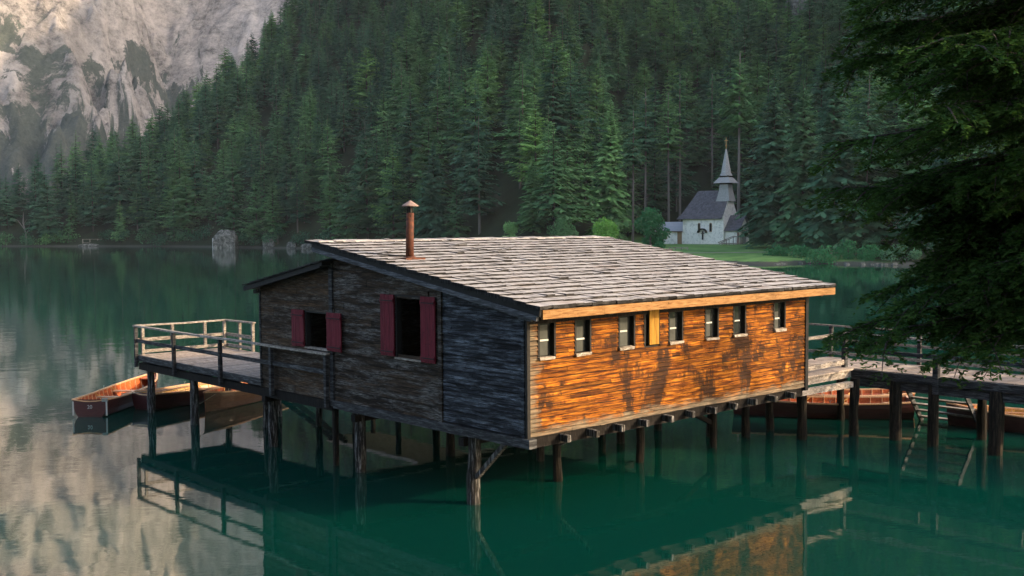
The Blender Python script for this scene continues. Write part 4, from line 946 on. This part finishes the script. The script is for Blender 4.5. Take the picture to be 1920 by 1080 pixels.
# bell turret astride the ridge at the gable end
tx = NL/2-1.1; tw = 1.35
b = MB(); b.add([(tx-tw*1.12, -tw*1.12, ridge-2.3), (tx+tw*1.12, -tw*1.12, ridge-2.3), (tx+tw*1.12, tw*1.12, ridge-2.3), (tx-tw*1.12, tw*1.12, ridge-2.3),
    (tx-tw*.78, -tw*.78, ridge+.1), (tx+tw*.78, -tw*.78, ridge+.1), (tx+tw*.78, tw*.78, ridge+.1), (tx-tw*.78, tw*.78, ridge+.1),
    (tx-tw*.72, -tw*.72, ridge+1.2), (tx+tw*.72, -tw*.72, ridge+1.2), (tx+tw*.72, tw*.72, ridge+1.2), (tx-tw*.72, tw*.72, ridge+1.2)],
    [(0, 1, 5, 4), (1, 2, 6, 5), (2, 3, 7, 6), (3, 0, 4, 7), (4, 5, 9, 8), (5, 6, 10, 9), (6, 7, 11, 10), (7, 4, 8, 11)], .6)
tur = b.build('bell_turret', M['pale_shingle'], chap)
def frustum(z0, z1, w0, w1, mat, name, par, n_=4, rot=math.pi/4, r=.5):
    b = MB(); k = 1/math.cos(math.pi/n_); vs = [(tx+w*k*math.cos(rot+2*math.pi*i/n_), w*k*math.sin(rot+2*math.pi*i/n_), z) for z, w in ((z0, w0), (z1, w1)) for i in range(n_)]
    b.add(vs, [(i, (i+1) % n_, n_+(i+1) % n_, n_+i) for i in range(n_)]+[tuple(range(n_))[::-1], tuple(range(n_, 2*n_))], r); return b.build(name, M[mat], par)
frustum(ridge+1.2, ridge+1.55, 1.0, 1.0, 'black', 'belfry_opening', tur)
frustum(ridge+1.5, ridge+2.7, 1.95, 1.05, 'pale_shingle', 'skirt_roof', tur)
frustum(ridge+2.7, ridge+3.1, .95, .95, 'black', 'belfry_opening', tur)
frustum(ridge+3.0, ridge+3.7, 1.25, .95, 'pale_shingle', 'spire_foot', tur, 8, math.pi/8)
sp = frustum(ridge+3.7, ridge+8.6, .95, .12, 'pale_shingle', 'spire', tur, 8, math.pi/8, .8)
b = MB(); b.tube([(tx, 0, ridge+8.5), (tx, 0, ridge+9.2)], .09, 8); b.tube([(tx, 0, ridge+9.05), (tx, 0, ridge+9.2), (tx, 0, ridge+9.4), (tx, 0, ridge+9.55)], [.05, .22, .22, .05], 10); b.build('finial', M['gold'], tur)
b = MB(); b.box(tx-.06, -.06, ridge+9.5, tx+.06, .06, ridge+11.0); b.box(tx-.42, -.05, ridge+10.25, tx+.42, .05, ridge+10.4); b.build('cross', M['gold'], tur)
# west porch with its own gable roof
px0, px1, pw, pe = NL/2, NL/2+3.0, 2.5, 3.1
b = MB(); b.box(px0+.01, -pw, -.5, px1, -pw+.4, pe); b.box(px0+.01, pw-.4, -.5, px1, pw, pe)
n_ = 9; P = [(-pw, -.5), (-1.15, -.5), (-1.15, 1.9)] + [(-1.15*math.cos(a), 1.9+1.15*math.sin(a)) for a in np.linspace(0, math.pi, n_)][1:] + [(1.15, -.5), (pw, -.5), (pw, pe), (0, pe+2.7), (-pw, pe)]
b.add([(px1+.003, p, q) for p, q in P], [tuple(range(len(P)))]); po = b.build('porch', M['plaster'], chap)
for sg in (-1, 1): slab_roof('porch_roof', po, [(px0-.1, sg*(pw+.55), pe-.35), (px1+.5, sg*(pw+.55), pe-.35)], [(px0-.1, 0, pe+2.9), (px1+.5, 0, pe+2.9)], .10, M['slate'], 10, 9)
b = MB(); b.box(px0+.03, -1.2, 0, px0+.1, 1.2, 2.9); b.build('door', M['redbrown'], po)
b = MB(); b.box(px1-.25, -pw-.03, -.3, px1+.05, -pw+.08, pe-.2); b.build('corner_post', M['redbrown'], po)
# annex
ax0, ax1 = -NL/2-7.6, -NL/2-1.45
b = MB(); b.box(ax0, -2.2, -.6, ax1, 1.6, 2.9); an = b.build('annex', M['plaster'], chap)
slab_roof('annex_roof', an, [(ax0-.4, -2.8, 2.75), (ax1+.3, -2.8, 2.75)], [(ax0-.2, 0, 4.7), (ax1-.9, 0, 4.7)], .08, M['tin'], 6, 10); slab_roof('annex_roof', an, [(ax0-.4, 2.2, 2.75), (ax1+.3, 2.2, 2.75)], [(ax0-.2, 0, 4.7), (ax1-.9, 0, 4.7)], .08, M['tin'], 6, 10)
b = MB(); b.box(ax0+1.2, -2.24, 1.0, ax0+2.4, -2.205, 2.6); b.build('shutter', M['brown_door'], an)
b = MB(); b.box(ax1-1.3, -2.24, -.1, ax1-.2, -2.205, 2.55); b.build('door', M['brown_door'], an)
b = MB(); b.box(ax0-.3, -2.72, 2.55, ax1+.2, -2.62, 2.74); b.build('eave_board', M['redbrown'], an)
b = MB(); b.box(ax1-.35, -1.2, 2.9, ax1+.35, -.4, 5.2); b.build('chimney', M['redbrown'], an)
# handrail ramp before the porch
st = thing('timber_ramp', (44.2, 220.0, uz(1362, 220)), R_(12), 'short pale timber ramp with handrails on the lawn before the chapel porch', 'ramp')
b = MB(); b.box(-2.2, -.7, .25, 2.2, .7, .40); b.build('deck', M['rail_wood'], st)
for y in (-.7, .7):
    b = MB(); b.beam((-2.6, y, .5), (.6, y, 1.75), .1, .14); b.beam((.6, y, 1.75), (2.3, y, 1.7), .1, .12)
    for x, z in ((-2.3, .6), (-.8, 1.2), (.7, 1.75), (2.2, 1.7)): b.box(x-.06, y-.06, -.2, x+.06, y+.06, z)
    b.build('handrail', M['rail_wood'], st)
# fences and posts along the far bank
def fence(u0, u1, d0, d1, n_, lab, h=.9):
    p = lambda t: ((u0+(u1-u0)*t-960)/FOC*(d0+(d1-d0)*t), d0+(d1-d0)*t)
    x0, y0 = p(0); zb = uz(u0, d0); f = thing('wooden_fence', (x0, y0, zb), 0, lab, 'fence'); b = MB()
    for i in range(n_+1):
        x, y = p(i/n_); z = uz(u0+(u1-u0)*i/n_, y)-zb; q = MB(); q.box(x-x0-.07, y-y0-.07, z-.3, x-x0+.07, y-y0+.07, z+h); q.build('fence_post', M['rail_wood'], f)
        if i: b.beam((xp-x0, yp-y0, zp+h*.85), (x-x0, y-y0, z+h*.85), .08, .12); b.beam((xp-x0, yp-y0, zp+h*.45), (x-x0, y-y0, z+h*.45), .08, .1)
        xp, yp, zp = x, y, z
    b.build('fence_rail', M['rail_wood'], f)
fence(1560, 1700, 184, 182, 7, 'low wooden fence along the lake path under the dark spruces on the right')
fence(1255, 1290, 207, 206, 3, 'low pale fence rail on the grass in front of the chapel annex', .6)
# gravel path on the lawn
def strip(name, us_, ds_, w_, mat, dz=.06):
    vs = []; fs = []
    for u, d in zip(us_, ds_):
        for k in (-w_/2, w_/2): x = (u-960)/FOC*(d+k); vs.append((x, d+k, uz(u, d+k)+dz))
    fs = [(2*i, 2*i+2, 2*i+3, 2*i+1) for i in range(len(us_)-1)]; me = bpy.data.meshes.new(name); me.from_pydata(vs, [], fs); me.materials.append(mat); o = bpy.data.objects.new(name, me); COL.objects.link(o); tag(o, kind='structure')
pu = np.linspace(1240, 1560, 60); strip('path', pu, 198-10*np.sin((pu-1240)/320*1.5), 1.6, flat('path_gravel', (.24, .22, .17), .9, .3, 1.5))
# boulders
def rock(x, y, z, sx, sy, sz, seed, label, group=None, name='boulder'):
    bm = bmesh.new(); bmesh.ops.create_icosphere(bm, subdivisions=4, radius=1)
    co = np.array([v.co for v in bm.verts]); nz = fbm(co[:, 0]*1.3+seed*7, co[:, 1]*1.3+co[:, 2]*1.7, seed, 5, True)
    for v, k in zip(bm.verts, nz):
        s_ = .72+.5*k; c = v.co*s_
        for a in range(3):
            lim = .72+.2*math.sin(seed*3+a); c[a] = max(-lim, min(lim, c[a])) if a != 2 or c[a] < 0 else c[a]
        v.co = (c.x*sx, c.y*sy, c.z*sz)
    me = bpy.data.meshes.new(name); bm.to_mesh(me); bm.free(); me.materials.append(M['rock']); o = bpy.data.objects.new(name, me); COL.objects.link(o); o.location = (x, y, z); return tag(o, label, 'boulder', group)
X_ = lambda u, d: (u-960)/FOC*d
rock(X_(424, 345), 345, .4, 4.4, 3.6, 5.0, 3, 'big pale grey boulder standing in the water on the far shore')
rock(X_(505, 337), 337, .5, 2.0, 2, 2.4, 5, 'smaller grey rock to the right of the big boulder on the far shore')
rock(X_(548, 327), 327, .2, 2.4, 2, 1.6, 8, 'pale rock at the waterline left of the boathouse roof corner')
rock(X_(578, 322), 322, .2, 2.2, 2, 1.2, 9, 'low rock at the waterline just behind the roof corner')
rock(X_(170, 392), 392, .0, 4.2, 2, .9, 11, 'flat pale rock low at the far left waterline')
for u, d, sx, sz, lab in ((1312, 520, 14, 17, 'pale cliff outcrop among the trees at the top edge above the chapel'), (1462, 430, 15, 14, 'pale grey cliff outcrop at the top edge right of the tall pine'), (1500, 360, 8, 12, 'small grey outcrop between spruces above the chapel spire, to its right'), (905, 520, 5, 6, 'small pale rock face in the middle of the high forest')):
    rock(X_(u, d), d, uz(u, d)+8, sx, 8, sz, int(u) % 17, lab, name='rock_outcrop')
for q in range(14):
    u = rng.uniform(1440, 1720); d = tb(DS, u)+rng.uniform(-.5, .6); rock(X_(u, d), float(d), .0, rng.uniform(.25, 1.0)*rng.uniform(.4, 1.3), .5, rng.uniform(.12, .4), 20+q, 'small grey stone at the waterline of the right bank', 'stones along the right bank')
# white marker post, dead tree and a small landing on the far left shore
b = MB(); b.tube([(0, 0, -.5), (0, 0, 3.0)], .28, 10); o = b.build('marker_post', M['white']); o.location = (X_(404, 352), 350, 0); tag(o, 'white marker post in the water left of the big boulder', 'post')
dt = thing('dead_tree', (X_(52, 404), 404, .6), 0, 'bare forked dead tree on the far left shore', 'dead tree')
b = MB(); b.tube([(0, 0, -.5), (-.3, 0, 4), (-1.2, 0, 8), (-1.0, 0, 12)], [.35, .3, .22, .05], 7); b.build('trunk', M['bark_pale'], dt)
b = MB(); b.tube([(-.7, 0, 5.5), (-2.6, 0, 8.2), (-3.6, 0, 9.5)], [.16, .12, .03], 6); b.tube([(-.3, 0, 3.5), (.9, 0, 6), (1.1, 0, 8.4)], [.16, .1, .03], 6); b.tube([(-1.1, 0, 7.5), (.4, 0, 9.6)], [.12, .03], 6); b.build('branches', M['bark_pale'], dt)
fb = thing('footbridge', (X_(178, 396), 396, 0), 0, 'small pale wooden landing stage on the far left shore', 'jetty')
b = MB(); b.box(-4.2, -.6, 1.2, 4.2, .6, 1.34); b.build('deck', M['rail_wood'], fb)
b = MB()
for x in (-4, -1.4, 1.4, 4): b.box(x-.12, -.5, -1, x+.12, -.26, 2.6)
b.beam((-4, -.38, 2.5), (4, -.38, 2.5), .12, .14); b.build('railing', M['rail_wood'], fb)

# ------------------------------------------------------------------ near spruce on the right and trees that shade the front wall
def bough(g, base, az, L, up0, droop, V, F, Rn, W, sec=True, rb=None, lv=0):
    """axis with secondary boughs; every axis carries hanging twigs with flat needle sprays"""
    n = max(5, int(L/.10)); dx, dy = math.cos(az), math.sin(az); k1, k2 = g.uniform(0, 6, 2); wv = .05*L if sec else .02
    s = np.arange(n+1)/n; lat = wv*.6*np.sin(3.2*s+k1)*s
    ax = np.stack([base[0]+dx*L*s-dy*lat, base[1]+dy*L*s+dx*lat, base[2]+up0*L*s-droop*L*s*s+wv*.5*np.sin(5*s+k2)*s], 1)
    W.append(([tuple(p) for p in ax], [(rb or .04*L/3.5)*(1-q*.9)+.003 for q in s])); rr = g.uniform() if rb is None else rb*40 % 1
    if sec:
        for q in range(2, n-1):
            if g.uniform() < .60 and s[q] > .14:
                sg = 1 if g.uniform() < .5 else -1; l2 = L*(.42-.26*s[q])*g.uniform(.55, 1.25)
                if l2 > .2: bough(g, ax[q], az+sg*g.uniform(.45, 1.15), l2, up0*.5-g.uniform(0, .25), droop+g.uniform(0, .35), V, F, Rn, W, False, .012)
    i0 = int(n*(.45 if sec else .05)); idx = np.repeat(np.arange(i0, n+1), 2); m = len(idx); sg = np.tile([-1, 1], m//2)
    sq = s[idx]; tl = (.10+.20*np.sin(math.pi*np.clip(sq*.85+.1, 0, 1)))*g.uniform(.5, 1.3, m); a2 = az+sg*g.uniform(.35, 1.2, m); hang = g.uniform(.2, .95, m)
    K = 6; t = (np.arange(K)+.7)/K; r0 = g.uniform(0, .5, m)
    base_ = ax[idx][:, None, :]+np.stack([np.cos(a2)[:, None]*tl[:, None]*t, np.sin(a2)[:, None]*tl[:, None]*t, -hang[:, None]*tl[:, None]*t**1.6], -1)
    for sd in (-1, 1, 0):
        ln = (.035+.05*np.sin(math.pi*t))[None]*g.uniform(.7, 1.3, (m, K)); aa = a2[:, None]+sd*g.uniform(.4, 1.0, (m, K))
        tip = base_+np.stack([np.cos(aa)*ln, np.sin(aa)*ln, -ln*g.uniform(-.3, .7, (m, K))], -1)
        sw = .0125; per = np.stack([-np.sin(aa)*sw, np.cos(aa)*sw, g.uniform(-.012, .012, (m, K))], -1); md_ = base_*.45+tip*.55
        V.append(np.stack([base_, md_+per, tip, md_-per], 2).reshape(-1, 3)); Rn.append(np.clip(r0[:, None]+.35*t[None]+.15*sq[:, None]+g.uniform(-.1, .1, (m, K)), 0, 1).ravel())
def spruce_near(x, y, z0, h, spec, lab, seed, tr=.22):
    g = np.random.default_rng(seed); root = thing('spruce_tree', (x, y, z0), 0, lab, 'spruce'); V = []; F = []; Rn = []; W = []
    for (zb, az, L, u0, dr) in spec(g): bough(g, (0, 0, zb), az, L, u0, dr, V, F, Rn, W)
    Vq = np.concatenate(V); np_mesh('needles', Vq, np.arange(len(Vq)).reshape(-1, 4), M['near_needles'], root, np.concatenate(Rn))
    b = MB()
    for pts, rad in W: b.tube(pts[::3]+[pts[-1]], [rad[i] for i in list(range(0, len(pts), 3))]+[rad[-1]], 5, cap=False)
    b.build('branches', M['bark'], root)
    b = MB(); b.tube([(0, 0, -.6), (.03, 0, h*.3), (0, .03, h*.6), (0, 0, h)], [tr, tr*.8, tr*.5, .02], 12, jit=.04); b.build('trunk', M['bark'], root)
    print('near spruce quads', len(Vq)//4)
TX, TY = 7.55, 13.2; TZ = float(bank_z(np.array([TX]), np.array([TY]))[0])
def spec_main(g):
    out = []
    for k in range(95):
        zb = g.uniform(6.5, 11.6); az = g.uniform(0, 6.283); t = (zb-6.3)/6; L = (3.95-1.2*t)*g.uniform(.72, 1.04)
        out.append((zb-TZ, az, L, g.uniform(-.10 if zb > 8 else .02, .22), g.uniform(.08, .34 if zb > 8 else .17)))
    # the low boughs reaching over the walkway
    for zb, azd, L, u0, dr in ((5.85, 170, 3.0, -.06, .16), (5.7, 186, 2.9, -.10, .14), (5.75, 200, 2.6, -.10, .16), (5.45, 172, 3.55, -.14, .12), (5.3, 186, 3.3, -.14, .10), (5.2, 200, 2.7, -.12, .12), (5.5, 212, 2.4, -.08, .14), (5.35, 158, 2.6, -.10, .12), (5.2, 178, 2.2, -.12, .1)):
        out.append((zb-TZ, R_(azd), L, u0, dr))
    for k in range(34): out.append((g.uniform(5.9, 7.2)-TZ, R_(g.uniform(150, 235)), g.uniform(1.6, 2.9), g.uniform(-.12, .02), g.uniform(.08, .2)))
    for k in range(46): out.append((g.uniform(4.9, 7.0)-TZ, R_(g.uniform(120, 250)), g.uniform(1.3, 2.4), g.uniform(-.15, .05), g.uniform(.08, .25)))
    for k in range(16): out.append((g.uniform(5.2, 6.4)-TZ, g.uniform(-1.4, 1.4), g.uniform(2, 3.6), -.1, .2))
    return out
spruce_near(TX, TY, TZ, 12.6-TZ, spec_main, 'dark near spruce whose drooping boughs hang over the right side', 4)

TBZ = lambda x, y: float(bank_z(np.array([float(x)]), np.array([float(y)]))[0])
for (x, y, rx_, h_, n_, sd, lab) in ((26.5, 22.2, 2.3, 12.4, 300, 61, 'slender young leafy tree on the near bank outside the picture to the right'), (31.0, 25.6, 2.2, 14.0, 300, 62, 'second slender leafy tree on the near bank outside the picture')):
    leafy('leafy_tree', x, y, TBZ(x, y), rx_, h_-TBZ(x, y), 'leaf_soft', sd, n=n_, size=.32, label=lab, cat='tree', low=.5, blobs=14)

for q, (x, y, h) in enumerate([(-30, -4, 24), (-22, -9, 27), (-14, -7, 25), (-8, -12, 28), (-2, -8, 26), (4, -11, 27), (9, -16, 25), (-26, -16, 28), (-17, -15, 26), (15, -22, 27)]):  # row of unseen spruces added to keep skylight off the near water
    place_tree(K_BIG, x, y, TBZ(x, y)-.3, h, None, 1.15, 'unseen tall spruce added on the bank behind the camera to block skylight', 'spruce', 'unseen spruces added behind the camera to block skylight', 'spruce_tree')
# ------------------------------------------------------------------ haze
hz = bpy.data.meshes.new('haze'); x0, x1, y0, y1, z0, z1 = -2000, 1600, -260, 2250, -4.2, 760
hz.from_pydata([(x, y, z) for z in (z0, z1) for x, y in ((x0, y0), (x1, y0), (x1, y1), (x0, y1))], [], [(3, 2, 1, 0), (4, 5, 6, 7), (0, 1, 5, 4), (1, 2, 6, 5), (2, 3, 7, 6), (3, 0, 4, 7)])
hm = bpy.data.materials.new('haze_air'); hm.use_nodes = True; t_ = hm.node_tree; t_.nodes.remove(t_.nodes['Principled BSDF'])
pv = t_.nodes.new('ShaderNodeVolumePrincipled'); pv.inputs['Color'].default_value = (.86, .95, 1.0, 1); pv.inputs['Density'].default_value = HAZE
pv.inputs['Anisotropy'].default_value = 0.0
t_.links.new(pv.outputs[0], t_.nodes['Material Output'].inputs['Volume']); hz.materials.append(hm)
ho = bpy.data.objects.new('haze', hz); COL.objects.link(ho); tag(ho, kind='stuff')
